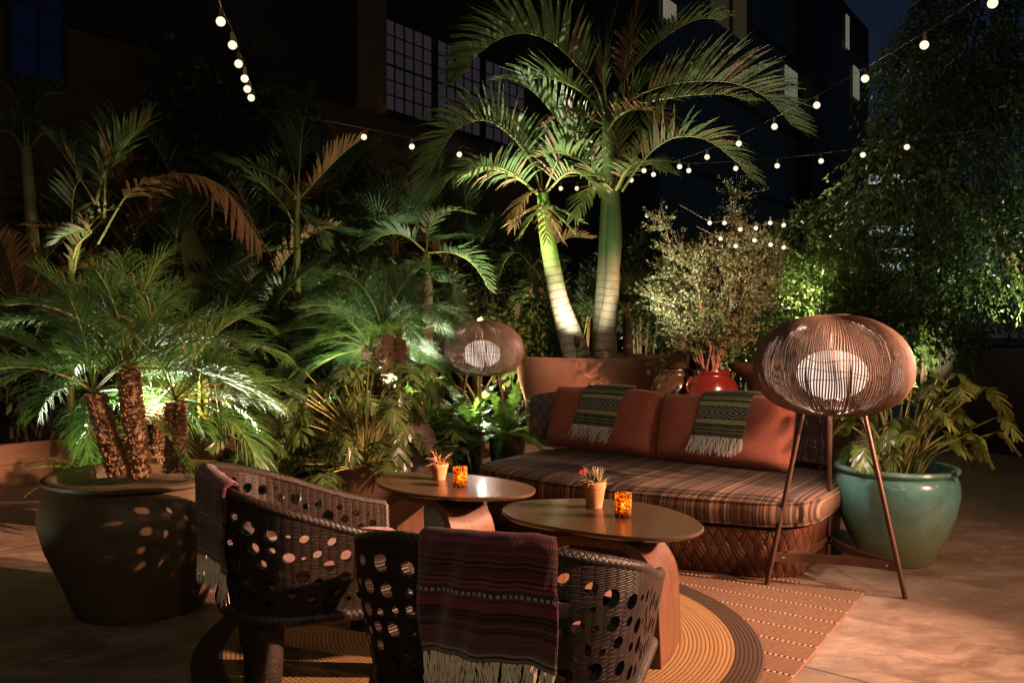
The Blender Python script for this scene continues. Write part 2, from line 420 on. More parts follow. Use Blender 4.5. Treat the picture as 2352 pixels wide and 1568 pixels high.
M['red_jar'] = simple('red_glaze', (.13,.011,.008), (.085,.009,.007), 5, .22, .08, 30, coat=.4)
def _clay():
    k = NT('weathered_clay'); o = k.tc()
    n = k.noise(o, 26, 5, .65); f = k.noise(o, 110, 4, .7)
    col = k.ramp(n, [(.35, (.36,.155,.06)), (.55, (.45,.21,.095)), (.72, (.55,.34,.2))])
    col = k.mix(k.math('MULTIPLY', f, .4), col, (.24,.10,.04))
    return k.done(k.bsdf(col, .9, 0, k.bump(f, .4, .002), .2))
M['clay'] = _clay()
def _drum():
    k = NT('plastered_planter'); o = k.tc()
    n = k.noise(o, 2.2, 4); f = k.noise(o, 60, 4)
    col = k.mix(n, (.27,.125,.075), (.32,.155,.095))
    # two hairline cracks: distance to a wandering diagonal
    s = k.sep(o); wob = k.math('MULTIPLY', k.math('SUBTRACT', k.noise(o, 6, 3), .5), .22)
    ln = k.math('ADD', k.math('ADD', k.math('MULTIPLY', s[0], .50), s[2]), wob)
    a = k.math('ABSOLUTE', k.math('SUBTRACT', ln, .72)); seg = k.math('MULTIPLY', k.math('GREATER_THAN', s[0], -.22), k.math('LESS_THAN', s[0], .3))
    col = k.mix(k.math('MULTIPLY', seg, k.math('LESS_THAN', a, .0035)), col, (.66,.5,.38))
    return k.done(k.bsdf(col, .5, 0, k.bump(f, .1, .003), .4))
M['drum'] = _drum()
M['dark_drum'] = simple('dark_brown_planter', (.030,.017,.011), (.045,.026,.016), 3, .6, .1, 60)
M['soil'] = simple('potting_soil', (.045,.026,.016), (.12,.072,.045), 55, .95, 1.0, 70, bdist=.02)
M['bark'] = simple('brown_bark', (.11,.065,.035), (.19,.12,.07), 14, .9, .8, 30, bdist=.02)
M['red_twig'] = simple('reddish_stems', (.17,.075,.045), (.24,.11,.07), 20, .7, .2, 60)
M['fibre'] = leafmat('palm_fibre', (.20,.10,.045), (.36,.21,.10), .9, .15)
M['cable'] = simple('cord_rubber', (.05,.04,.03), (.07,.055,.04), 30, .6, .02, 60)
# ---- foliage
M['king'] = leafmat('king_palm_leaf', (.085,.15,.04), (.15,.205,.07), .46, .28, (.26,.34,.08), .5, (.09, (.30,.15,.07)))
M['king_dry'] = leafmat('dry_palm_leaf', (.27,.12,.05), (.38,.22,.10), .6, .25)
M['king_rachis'] = simple('palm_rachis', (.17,.20,.045), (.23,.23,.06), 9, .4, .05, 50)
M['pygmy'] = leafmat('pygmy_date_leaf', (.032,.105,.018), (.08,.165,.036), .46, .28, (.18,.33,.05), .3, (.07, (.26,.16,.07)))
M['far_palm'] = leafmat('dark_palm_leaf', (.045,.085,.03), (.085,.13,.045), .42, .25)
M['fern'] = leafmat('fern_leaf', (.07,.17,.035), (.12,.25,.05), .5, .35, (.25,.5,.06))
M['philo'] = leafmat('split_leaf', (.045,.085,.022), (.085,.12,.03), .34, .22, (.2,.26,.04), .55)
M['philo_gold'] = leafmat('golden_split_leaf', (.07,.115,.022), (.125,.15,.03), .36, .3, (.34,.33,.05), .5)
M['ficus'] = leafmat('ficus_leaf', (.035,.062,.022), (.075,.11,.036), .35, .25, (.18,.26,.05), .55)
M['shrub'] = leafmat('grey_green_leaf', (.085,.105,.038), (.155,.165,.07), .5, .25, (.3,.34,.14))
M['hedge'] = leafmat('bright_hedge_leaf', (.08,.14,.035), (.15,.20,.05), .42, .3, (.3,.4,.07))
M['dark_leaf'] = leafmat('dark_shrub_leaf', (.03,.05,.018), (.06,.085,.03), .4, .22)
M['banana'] = leafmat('paddle_leaf', (.095,.11,.03), (.13,.14,.04), .42, .3, (.25,.27,.05))
M['airplant'] = leafmat('air_plant_leaf', (.20,.20,.10), (.36,.28,.15), .6, .2)
M['airplant_orange'] = leafmat('orange_air_plant_leaf', (.42,.17,.06), (.5,.27,.11), .6, .2)
M['flower_pink'] = leafmat('pink_bloom', (.55,.05,.11), (.65,.12,.2), .6, .2)
M['flower_cream'] = leafmat('cream_bloom', (.6,.5,.3), (.7,.6,.4), .6, .3)
M['stalk'] = simple('leaf_stalk', (.20,.22,.05), (.30,.27,.07), 14, .45, .05, 50)
def _trunk(name, stops, ring, length):
    k = NT(name); uv = k.sep(k.tc('UV'))
    wob = k.math('MULTIPLY', k.math('SUBTRACT', k.noise(k.tc(), 7, 3), .5), .035)
    L = k.math('ADD', uv[0], wob)
    col = k.ramp(k.math('DIVIDE', L, length), stops)
    fr = k.math('FRACT', k.math('DIVIDE', L, ring))
    ringm = k.ramp(k.math('DIVIDE', L, length), [(.50, (1,1,1)), (.56, (0,0,0))])
    rm = k.math('MULTIPLY', k.math('LESS_THAN', fr, .16), ringm)
    col = k.mix(k.math('MULTIPLY', rm, .75), col, (.10,.07,.04))
    n = k.noise(k.tc(), 16, 5, .7); fine = k.noise(k.tc(), 70, 4, .7)
    col = k.mix(k.math('MULTIPLY', k.ramp(n, [(.45, (0,0,0)), (.7, (1,1,1))]), k.math('MULTIPLY', ringm, .55)), col, (.16,.12,.075))
    h = k.math('ADD', k.math('MULTIPLY', rm, -1.2), k.math('MULTIPLY', fine, .4))
    return k.done(k.bsdf(col, .5, 0, k.bump(h, .5, .012), .45))
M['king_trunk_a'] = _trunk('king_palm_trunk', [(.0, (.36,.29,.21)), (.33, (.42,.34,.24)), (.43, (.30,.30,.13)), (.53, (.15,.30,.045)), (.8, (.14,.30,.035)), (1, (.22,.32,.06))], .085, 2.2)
M['king_trunk_b'] = _trunk('king_palm_trunk_shaded', [(.0, (.28,.21,.15)), (.33, (.30,.23,.15)), (.45, (.16,.14,.07)), (.53, (.05,.085,.024)), (1, (.065,.095,.025))], .085, 2.2)  # darker copy of the trunk ramp, its shade put into the colours
M['thin_trunk'] = _trunk('slender_palm_trunk', [(.0, (.14,.10,.06)), (.45, (.30,.13,.05)), (.7, (.26,.16,.05)), (1, (.2,.22,.06))], .11, 2.2)

def leaf_strip(mb, base, dirn, nrm, L, w, droop=.2, seg=3, fold=0.0):
    """one narrow leaflet: a bent strip narrowing to a point"""
    side = dirn.cross(nrm).normalized()
    vs = []; fs = []
    wf = (.55, 1.0, .8, 0.0) if seg == 3 else (.6, 1.0, 0)
    p = V(base); d = V(dirn)
    for i in range(seg+1):
        w_ = w * wf[i] * .5
        if i == seg: vs.append(p)
        else: vs += [p - side*w_, p + side*w_]
        p = p + d * (L/seg)
        d = (d + V((0,0,-1)) * (droop/seg) * (1+i*.5)).normalized()
    for i in range(seg-1): fs.append((2*i, 2*i+1, 2*i+3, 2*i+2))
    fs.append((2*seg-2, 2*seg-1, 2*seg))
    mb.add(vs, fs)

def frond_mesh(path, n, L, w, vang=25, fwd=52, droop=.3, start=.2, roll=0, jit=.12, tip=.35, sides=(1, -1), rmin=.003, rmax=.012, leaf=None, seg=3, baseL=.55, up=None):
    """a feather leaf along the polyline PATH: rachis tube and two rows of leaflets. Returns (leaf MB, rachis MB)"""
    path = [V(p) for p in path]; m = len(path)
    acc = [0]
    for i in range(1, m): acc.append(acc[-1] + (path[i]-path[i-1]).length)
    tot = acc[-1]
    lv, rc = MB(), MB()
    rc.tube(path, [rmax + (rmin-rmax)*(a/tot)**.8 for a in acc], 5)
    for s in sides:
        for i in range(n):
            t = start + (1-start) * (i + random.uniform(-.2, .2) + .5) / n
            t = min(max(t, 0), .999)
            q = t*tot; k = 0
            while k < m-2 and acc[k+1] < q: k += 1
            f = (q-acc[k]) / max(acc[k+1]-acc[k], 1e-6)
            p = path[k].lerp(path[k+1], f); T = (path[k+1]-path[k]).normalized()
            if up is not None: N = V(up) - T*T.dot(V(up))
            else: N = V((0,0,1)) - T*T.z
            if N.length < .15: N = V((-T.x, -T.y, .2)) ; N = N - T*T.dot(N)
            N.normalize(); B = T.cross(N)
            r = math.radians(roll); N, B = N*math.cos(r)+B*math.sin(r), B*math.cos(r)-N*math.sin(r)
            u = (t-start)/(1-start)
            prof = min(1, baseL + (1-baseL)*u/.3) if u < .3 else 1 - (1-tip)*((u-.3)/.7)**1.6
            fa = math.radians(fwd*(1-.45*u) + random.uniform(-7, 7)) ; va = math.radians(vang + random.uniform(-9, 9))
            d = T*math.cos(fa) + (B*s*math.cos(va) + N*math.sin(va))*math.sin(fa)
            d = (d + V((random.uniform(-jit, jit), random.uniform(-jit, jit), random.uniform(-jit, jit)))).normalized()
            nn = (N*math.cos(va) - B*s*math.sin(va)).normalized()
            leaf_strip(lv, p, d, nn, L*prof*random.uniform(.88, 1.08), w*random.uniform(.8, 1.1)*(.6+.4*prof), droop*random.uniform(.6, 1.4), seg)
    return lv, rc
def arch(base, az, th0, bend, L, n=9, p=1.5, sway=0.0):
    """a drooping arc from base: azimuth, start angle from the vertical, total bend (degrees)"""
    pts = [V(base)]; q = V(base)
    for i in range(n):
        t = (i+.5)/n; th = math.radians(th0 + bend*t**p); a = az + sway*t
        q = q + V((math.cos(a)*math.sin(th), math.sin(a)*math.sin(th), math.cos(th))) * (L/n)
        pts.append(V(q))
    return pts
def add_frond(parent, path, leafm, rachism, **kw):
    lv, rc = frond_mesh(path, **kw)
    o = lv.build('frond', leafm, parent, world=True, smooth=False)
    rc.build('rachis', rachism, o, world=True)
    return o

def leaf_cloud(name, parent, pos, dirs, L, W, m, fold=.25, ljit=.3):
    """many small pointed leaves, each two faces folded along the midrib"""
    pos = np.asarray(pos); d = np.asarray(dirs); n = len(pos)
    d = d / (np.linalg.norm(d, axis=1, keepdims=True) + 1e-9)
    r = RNG.normal(size=(n, 3)); s = np.cross(d, r); s /= (np.linalg.norm(s, axis=1, keepdims=True) + 1e-9)
    nn = np.cross(s, d)
    l = (L * RNG.uniform(1-ljit, 1+ljit, (n, 1))); w = W * RNG.uniform(1-ljit, 1+ljit, (n, 1))
    a = pos; tip = pos + d*l
    m1 = pos + d*l*.42 + s*w*.5 + nn*w*fold; m2 = pos + d*l*.42 - s*w*.5 + nn*w*fold
    v = np.stack([a, m1, tip, m2], 1).reshape(-1, 3)
    i = np.arange(n)[:, None]*4
    f = np.concatenate([np.concatenate([i, i+1, i+2], 1), np.concatenate([i, i+2, i+3], 1)], 0)
    return np_obj(name, v, f, m, parent)
def sprays(starts, dirs, n_leaf, length, droop, spread=.7, jit=.02, updir=0.0):
    """leafy twigs: leaves set alternately along drooping lines. Returns positions, directions"""
    S = np.asarray(starts)[:, None, :]; D = np.asarray(dirs); D = D/np.linalg.norm(D, axis=1, keepdims=True)
    n = len(starts); t = ((np.arange(n_leaf)+.5)/n_leaf)[None, :, None]
    ln = length*RNG.uniform(.6, 1.3, (n, 1, 1))
    pos = S + D[:, None, :]*ln*t + np.array([0, 0, -1.0])*droop*ln*t*t + RNG.normal(size=(n, n_leaf, 3))*jit
    dirv = D[:, None, :] + np.array([0, 0, -1.0])*droop*2*t + RNG.normal(size=(n, n_leaf, 3))*spread + np.array([0, 0, updir])
    return pos.reshape(-1, 3), dirv.reshape(-1, 3)
def blob_points(blobs, n, shell=.55):
    """n points in a union of ellipsoids (cx,cy,cz,rx,ry,rz), crowded towards the outside; with outward directions"""
    b = np.array(blobs, float); vol = b[:, 3]*b[:, 4]*b[:, 5]; k = RNG.choice(len(b), n, p=vol/vol.sum())
    u = RNG.normal(size=(n, 3)); u /= np.linalg.norm(u, axis=1, keepdims=True)
    r = RNG.uniform(0, 1, (n, 1))**(1/3)*(1-shell) + shell*RNG.uniform(.7, 1.05, (n, 1))
    return b[k, :3] + u*r*b[k, 3:], u

def split_leaf(mb, base, d, nrm, L, W, lobes=6, droop=.35, wav=.03):
    """a deeply lobed leaf (philodendron): midrib from base along d, lobes to either side"""
    d = d.normalized(); side = d.cross(nrm).normalized(); nrm = side.cross(d).normalized()
    def mid(t): return base + d*(L*t) + V((0,0,-1))*(droop*L*t*t) + nrm*(wav*math.sin(t*5))
    for s in (1, -1):
        for i in range(lobes):
            t0 = i/(lobes+.6); t1 = (i+.86)/(lobes+.6)
            tm = (t0+t1)/2
            wid = W*(.62+.38*math.sin(PI*min(1, tm*1.15+.12))) * (1-.75*max(0, tm-.55)/.45) * random.uniform(.85, 1.1)
            fw = .20 + .16*tm - (.30 if i == 0 else 0)
            a, b = mid(t0), mid(t1)
            tipc = mid(min(1.02, max(-.15, tm+fw))) + side*(s*wid) + nrm*(.10*wid) + V((0,0,-1))*(.25*wid)
            out = side*s
            dv = (tipc - (a+b)/2)
            c1 = a + dv*.55 - d*(L*.028) + nrm*(.07*wid); c2 = b + dv*.55 + d*(L*.03) + nrm*(.07*wid)
            e1 = a + dv*.85 - d*(L*.02); e2 = b + dv*.85 + d*(L*.005)
            mb.add([a, b, c2, e2, tipc, e1, c1], [(0,1,2,6), (6,2,3,5), (5,3,4)] if s > 0 else [(6,2,1,0), (5,3,2,6), (4,3,5)])
    t = lobes/(lobes+.6)
    a = mid(t-.06); tip = mid(1.08)
    mb.add([a, a+side*W*.13+d*L*.05, tip, a-side*W*.13+d*L*.05], [(0,1,2), (0,2,3)])
def philodendron(root, base, n, spread, hmin, hmax, LL, leafm, stalkm, az=(0, 2*PI), W=.55, lobes=6, r0=.08, tilt=(.15, 1.0), lean=V((0, 0, 0))):
    lv, st = MB(), MB()
    for i in range(n):
        a = az[0] + (az[1]-az[0])*((i+random.uniform(.1, .9))/n*1.0)
        if az[1]-az[0] > 6: a = i*2.39996 + random.uniform(-.3, .3)
        u = random.random(); h = hmin + (hmax-hmin)*u; ra = spread*(.35 + .65*random.random())*(1.1-.35*u)
        b0 = V(base) + V((math.cos(a)*r0*random.random(), math.sin(a)*r0*random.random(), 0))
        top = V(base) + V((math.cos(a)*ra, math.sin(a)*ra, h)) + lean*(h/hmax)
        mid = (b0+top)/2 + V((-math.cos(a)*ra*.12, -math.sin(a)*ra*.12, h*.1))
        st.tube(cr([b0, mid, top], 4), [.007, .006, .006, .0055, .005, .005, .0045, .004, .0035], 5)
        sl = random.uniform(*tilt)
        a2 = a+random.uniform(-1.2, 1.2); d = V((math.cos(a2), math.sin(a2), -sl*.7)).normalized()
        nrm = V((random.uniform(-.7, .7), random.uniform(-.7, .7), 1)).normalized()
        L = LL*random.uniform(.75, 1.2)
        split_leaf(lv, top, d, nrm, L, L*W, lobes, random.uniform(.1, .4))
    lv.build('foliage', leafm, root, world=True, smooth=False)
    st.build('stalks', stalkm, root, world=True)

def pinnate(root, base, n, L, leafL, leafW, nl, leafm, rachism, th=(15, 80), bend=(40, 70), seed=None, azr=None, droop=.4, vang=18, fwd=55, jit=.12, tip=.35, start=.22, rmax=.006, seg=3, only=None, baseL=.55):
    for i in range(n):
        a = (i*2.39996 + random.uniform(-.25, .25)) if azr is None else azr[0] + (azr[1]-azr[0])*(i+random.random())/n
        u = (i+.5)/n
        t0 = th[0] + (th[1]-th[0])*u + random.uniform(-6, 6)
        path = arch(base, a, t0, random.uniform(*bend), L*random.uniform(.85, 1.12)*(1-.12*u), 9, 1.4, random.uniform(-.35, .35))
        add_frond(root, path, leafm, rachism, n=nl, L=leafL, w=leafW, vang=vang, fwd=fwd, droop=droop, start=start, jit=jit, tip=tip, rmax=rmax, rmin=.0015, seg=seg, baseL=baseL)
# ================================================================ ground
o = MB().add([(-70,-10,0),(70,-10,0),(70,110,0),(-70,110,0)], [(0,1,2,3)]).build('ground', M['floor'], smooth=False); tag(o, kind='structure')

# ================================================================ old warehouse with steel windows (left to centre, behind the planting)
def wallmat(name, c1, c2, rough=.85):
    return simple(name, c1, c2, 3, rough, .4, 26, bdist=.015)
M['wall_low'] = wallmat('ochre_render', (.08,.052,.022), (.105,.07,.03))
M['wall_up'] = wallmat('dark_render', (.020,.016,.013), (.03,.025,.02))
M['pilaster'] = wallmat('brown_render', (.16,.10,.055), (.20,.13,.07))
M['frame_black'] = simple('black_steel_frame', (.012,.012,.013), (.02,.02,.02), 9, .5, .05, 60)
def pane(name, c, s, stripes=0):
    k = NT(name); o = k.tc(); x = k.sep(o)
    f = k.noise(o, .8, 3)
    col = k.mix(f, tuple(a*.55 for a in c), c)
    if stripes:
        w = k.math('ABSOLUTE', k.math('SINE', k.math('MULTIPLY', k.math('ADD', x[0], k.math('MULTIPLY', k.noise(o, 4, 2), .03)), stripes)))
        col = k.mix(k.math('MULTIPLY', w, .5), col, tuple(a*.35 for a in c))
    e = k.n('ShaderNodeEmission'); k.put(e.inputs[0], col); e.inputs[1].default_value = s
    g = k.bsdf((.01,.01,.012), .12)
    ad = k.n('ShaderNodeAddShader'); k.put(ad.inputs[0], e.outputs[0]); k.put(ad.inputs[1], g)
    return k.done(ad.outputs[0])
M['pane_grey'] = pane('curtained_pane', (.62,.50,.58), .045, 42)
M['pane_blue'] = pane('night_blue_pane', (.10,.14,.62), .012)
M['pane_lit'] = pane('lit_pane', (1,.86,.55), .22, 20)
M['pane_lit_pale'] = pane('lit_pale_pane', (.9,.95,.62), .2, 8)
M['pane_dimyellow'] = pane('dim_yellow_pane', (.8,.62,.28), .04, 14)
M['pane_office'] = pane('office_pane', (.72,.88,1), 1.1, 3)
M['pane_glow'] = pane('faint_glow_pane', (.06,.11,.13), .022)  # faint bluish glow added so the unlit tower facade shows

RZ = math.atan2(.809, .588)
def local_box(s0, s1, y0, y1, z0, z1): return ((s0, y0, z0), (s1, y1, z1))
wh = thing('warehouse', 'old warehouse wall, ochre below and dark above, with grid steel windows', 'building', (-2.42, 16, 0), RZ)
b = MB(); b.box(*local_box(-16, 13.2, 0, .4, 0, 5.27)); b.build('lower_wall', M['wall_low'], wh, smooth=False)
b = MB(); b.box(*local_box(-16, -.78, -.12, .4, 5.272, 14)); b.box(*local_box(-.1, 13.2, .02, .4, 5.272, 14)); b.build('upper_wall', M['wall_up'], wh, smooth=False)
b = MB(); b.box(*local_box(-.78, -.1, -.2, .4, 5.274, 14)); b.build('pilaster', M['pilaster'], wh, smooth=False)
def grid_window(par, s0, s1, z0, z1, nx, nz, pm, y=-.06, fw=.05, bar=.022, thick=None, fm='frame_black'):
    p = MB(); p.box((s0, y+.015, z0), (s1, y+.03, z1)); w = p.build('window', M[pm], par, smooth=False)
    f = MB()
    f.box((s0-fw, y-.02, z0-fw), (s0, y+.045, z1+fw)); f.box((s1, y-.02, z0-fw), (s1+fw, y+.045, z1+fw))
    f.box((s0, y-.02, z0-fw), (s1, y+.045, z0)); f.box((s0, y-.02, z1), (s1, y+.045, z1+fw))
    for i in range(1, nx):
        x = s0+(s1-s0)*i/nx; wd = bar*(2.2 if thick and i % thick == 0 else 1); f.box((x-wd/2, y-.012, z0), (x+wd/2, y+.012, z1))
    for j in range(1, nz):
        z = z0+(z1-z0)*j/nz; wd = bar*(1.9 if j == nz//2 else 1); f.box((s0, y-.009, z-wd/2), (s1, y+.009, z+wd/2))
    f.build('window_frame', M[fm], w, smooth=False)
    return w
grid_window(wh, .05, 1.38, 5.42, 7.12, 5, 6, 'pane_grey', .0)
grid_window(wh, 1.56, 2.95, 5.42, 7.12, 5, 6, 'pane_grey', .0)
grid_window(wh, 3.13, 4.6, 5.42, 7.12, 5, 6, 'pane_grey', .0)
grid_window(wh, 9.3, 11.6, 4.75, 6.15, 7, 4, 'pane_grey', -.04)
grid_window(wh, -6.62, -5.98, 4.47, 7.6, 2, 7, 'pane_blue', -.14)
b = MB(); b.box((-6.6, -.03, 0), (-5.9, -.006, 2.76)); dr = b.build('door', M['frame_black'], wh, smooth=False)
b = MB(); b.box((-5.95, -.1, 1.15), (-5.93, -.03, 1.3)); b.build('handle', M['steel'], dr, smooth=False)
b = MB(); b.box((-1.9, -.19, 4.55), (-1.7, -.005, 4.95)); b.build('junction_box', M['pilaster'], wh, smooth=False)

# ================================================================ dark glass tower
M['tower'] = simple('tower_cladding', (.014,.024,.028), (.022,.034,.040), 2, .22, .05, 10)
M['tower_fin'] = simple('tower_fin', (.018,.028,.033), (.026,.038,.044), 3, .4, .05, 10)
tw = thing('glass_tower', 'dark blue-black glass office tower with thin fins and a few lit windows', 'building', (11.48, 32, 0), RZ)
b = MB(); b.box((-13.5, .06, 0), (7.4, 9, 14.6)); b.build('wall', M['tower'], tw, smooth=False)
b = MB()
for i in range(105):
    s = -13.4+i*.2
    if -2.4 < s < -.05: continue
    b.box((s, -.03, 0), (s+.035, .06, 14.6))
b.build('fins', M['tower_fin'], tw, smooth=False)
b = MB()
for z in (3.1, 5.4, 7.9, 10.5, 13.1): b.box((-13.4, -.06, z), (-2.45, .058, z+.18)); b.box((0, -.06, z), (7.4, .058, z+.18))
b.build('floor_bands', M['frame_black'], tw, smooth=False)
b = MB(); b.box((-2.4, -.5, 0), (-.05, .058, 14.6)); b.build('corner_pier', M['frame_black'], tw, smooth=False)
for z0, z1 in ((.4, 3.1), (3.28, 5.4), (5.58, 7.9), (8.08, 10.5), (10.68, 13.1)):
    for s0, s1 in ((-13.3, -2.45), (.02, 7.35)):
        b = MB(); b.box((s0, -.012, z0), (s1, .055, z1)); b.build('glow_window_band', M['pane_glow'], tw, smooth=False)  # glowing panels added between the fins to lift the dark facade
def lit(s0, s1, z0, z1, pm):
    b = MB(); b.box((s0, -.1, z0), (s1, -.065, z1)); return b.build('window', M[pm], tw, smooth=False)
lit(-4.0, -2.75, 8.75, 10.15, 'pane_lit_pale'); lit(3.55, 4.0, 12.75, 14.1, 'pane_lit_pale'); lit(4.7, 5.6, 11.0, 12.3, 'pane_lit_pale')
lit(-13.2, -12.5, 9.05, 9.55, 'pane_lit'); lit(-10.25, -9.0, 9.9, 12, 'pane_dimyellow'); lit(-8.6, -7.6, 9.9, 12, 'pane_dimyellow'); lit(3.0, 3.4, 4.6, 6.2, 'pane_dimyellow')

# ================================================================ far office block seen through the tree
ob = thing('office_block', 'distant office block with bluish-white lit floors seen through leaves', 'building', (20, 46, 0))
b = MB(); b.box((-3, 0, 0), (4, 6, 11)); b.build('wall', M['tower'], ob, smooth=False)
for z in (9.05, 6.3, 5.15, 4.4):
    b = MB(); b.box((-1.1, -.06, z), (1.6, -.01, z+(.5 if z > 6 else .42))); b.build('window', M['pane_office'], ob, smooth=False)

# ================================================================ raised timber bed along the planting
bd = V((.62, .78, 0)).normalized()
bed0 = V((-4.9, 6.12, 0))
rzb = math.atan2(bd.y, bd.x)
bed = thing('raised_bed', 'long low timber planting bed along the warehouse wall', 'planter', bed0, rzb)
for z0, z1, yo in ((0, .165, 0), (.168, .34, -.012)):
    b = MB(); b.box((-3, yo, z0), (6.4, .08+yo, z1)); b.build('board', M['timber'], bed, smooth=False, bevel=.006)
b = MB(); b.grid(lambda a, c: V((-3+9.4*a, .09+3.3*c, .27+.03*math.sin(a*31)*math.cos(c*9))), 60, 20); b.build('bed_soil', M['soil'], bed)

# ================================================================ rugs
ru = math.radians(-34.0)
e1 = V((math.cos(ru), math.sin(ru), 0)); e2 = V((-math.sin(ru), math.cos(ru), 0))
corner = G(1993, 1357)
rug = MB(); rug.box((-2.55, -1.75, .001), (0, 0, .012))
o = rug.build('flat_rug', M['flat_rug'], None, smooth=False, bevel=.004); o.location = corner; o.rotation_euler = (0, 0, ru)
tag(o, 'large rectangular ribbed jute rug with beaded rows under the sofa', 'rug')
rr = MB(); rr.lathe([(0, .022), (.4, .022), (.8, .022), (1.02, .022), (1.145, .021), (1.155, .012), (1.15, .004)], 96)
o = rr.build('round_rug', M['round_rug'], None); o.location = (-.13, 3.62, .0105)
tag(o, 'round golden braided jute rug with a dark brown border', 'rug')
# ================================================================ sofa
su = math.radians(-34.5)
SO = V((1.41, 4.29, 0)) + V((-math.cos(su), -math.sin(su), 0))*.99 + V((-math.sin(su), math.cos(su), 0))*.0          # middle of the front line
sofa = thing('sofa', 'curved woven sofa with a striped seat, facing the low tables', 'sofa', SO, su)
def stadium(hw, y0, y1, bow, rc, n=14):
    """plan outline of the sofa: straight back, bowed front, rounded corners (counter-clockwise)"""
    def front(x): return y0 - bow*(1-(x/hw)**2)
    pts = []
    for i in range(n+1):                      # front, left to right
        x = -hw+rc + (2*hw-2*rc)*i/n; pts.append((x, front(x)))
    yr = front(hw-rc)
    def corner(cx, cy, a0, a1, rx, ry):
        for i in range(1, 9): a = a0+(a1-a0)*i/9; pts.append((cx+rx*math.cos(a), cy+ry*math.sin(a)))
    corner(hw-rc, yr+rc, -PI/2, 0, rc, rc)
    pts.append((hw, yr+rc)); pts.append((hw, y1-rc))
    corner(hw-rc, y1-rc, 0, PI/2, rc, rc)
    for i in range(n+1): x = hw-rc - (2*hw-2*rc)*i/n; pts.append((x, y1))
    corner(-hw+rc, y1-rc, PI/2, PI, rc, rc)
    pts.append((-hw, y1-rc)); pts.append((-hw, yr+rc))
    corner(-hw+rc, yr+rc, PI, 1.5*PI, rc, rc)
    return pts
def loft(mb, outline, levels, cap=True):
    """levels: (inset, z). Outline shrunk by moving towards the centroid line"""
    n = len(outline); rings = []; P0 = [V((x, y, 0)) for x, y in outline]
    nr = []
    for i in range(n):
        t = (P0[(i+1) % n]-P0[i-1]).normalized(); nr.append(V((t.y, -t.x, 0)))
    per = [0]
    for i in range(1, n+1): per.append(per[-1]+(P0[i % n]-P0[i-1]).length)
    vs = []; uvs = []
    for ins, z in levels:
        for i in range(n+1):
            p = P0[i % n] - nr[i % n]*ins; vs.append((p.x, p.y, z)); uvs.append((per[i], z))
    fs = []
    for j in range(len(levels)-1):
        for i in range(n): fs.append((j*(n+1)+i, j*(n+1)+i+1, (j+1)*(n+1)+i+1, (j+1)*(n+1)+i))
    mb.add(vs, fs, uvs)
    if cap:
        for lvl, rev in ((0, True), (len(levels)-1, False)):
            q = [vs[lvl*(n+1)+i] for i in range(n)]
            mb.add(q, [tuple(range(n-1, -1, -1)) if rev else tuple(range(n))], [(0, 0)]*n)
    return [(P0[i], nr[i]) for i in range(n)]
OUT = stadium(1.07, 0.03, 1.14, .22, .34)
b = MB(); loft(b, OUT, [(.09, .012), (.075, .03), (.05, .15), (.03, .27), (.06, .283)])
b.build('base', M['sofa_weave'], sofa, angle=30)
# seat cushion with crown and piping
cb = MB()
lev = [(.04, .288), (.012, .295), (-.006, .32), (-.012, .355), (-.006, .39), (.012, .412), (.04, .424), (.09, .433), (.15, .4372), (.20, .4385), (.25, .4388)]
loft(cb, OUT, lev)
cush = cb.build('seat_cushion', M['stripe'], sofa, angle=60)
pn = MB()
P0 = [V((x, y, 0)) for x, y in OUT]; n_ = len(P0)
def ring_at(ins, z):
    r = []
    for i in range(n_):
        t = (P0[(i+1) % n_]-P0[i-1]).normalized(); p = P0[i]-V((t.y, -t.x, 0))*ins; r.append(V((p.x, p.y, z)))
    return r
pn.tube(ring_at(.006, .411), .0065, 6, closed=True); pn.tube(ring_at(.008, .298), .0065, 6, closed=True)
pn.build('piping', M['stripe'], cush)
# woven back, wrapping round behind the pillows
bk = MB()
def back_pt(a, v, off):
    s = (a-.5)*2; x = s*1.16; y = 1.16 - .30*abs(s)**3.2
    t = V((1.16, -.30*3.2*abs(s)**2.2*(1 if s > 0 else -1), 0)).normalized(); nn = V((-t.y, t.x, 0))
    edge = 1-abs(s)**14
    z0, z1 = .47+.05*(1-edge), .845-.05*(1-edge)
    q = V((x, y, 0)) + nn*off; return V((q.x, q.y, z0+(z1-z0)*v))
NU, NVv = 60, 10
vs, fs, uvs = [], [], []
for side, off in ((0, -.035), (1, .035)):
    for j in range(NVv+1):
        for i in range(NU+1):
            sh = 1-abs(2*j/NVv-1)**6*.5
            vs.append(back_pt(i/NU, j/NVv, off*sh)); uvs.append((i/NU*2.5, j/NVv*.38))
W1 = NU+1; K = (NVv+1)*W1
for j in range(NVv):
    for i in range(NU):
        a = j*W1+i; fs.append((a, a+1, a+W1+1, a+W1)); fs.append((K+a, K+a+W1, K+a+W1+1, K+a+1))
for i in range(NU): fs.append((i, K+i, K+i+1, i+1)); a = NVv*W1+i; fs.append((a, a+1, K+a+1, K+a))
for j in range(NVv): a = j*W1; fs.append((a, a+W1, K+a+W1, K+a)); a = j*W1+NU; fs.append((a, K+a, K+a+W1, a+W1))
bk.add(vs, fs, uvs); bk.build('backrest', M['sofa_back_weave'], sofa, angle=50)
fr = MB()
for x in (-.85, -.3, .3, .85): fr.tube([(x, 1.08, .25), (x, 1.17-.28*abs(x/1.16)**3.2, .55)], .018, 8)
fr.build('back_support', M['bronze'], sofa)

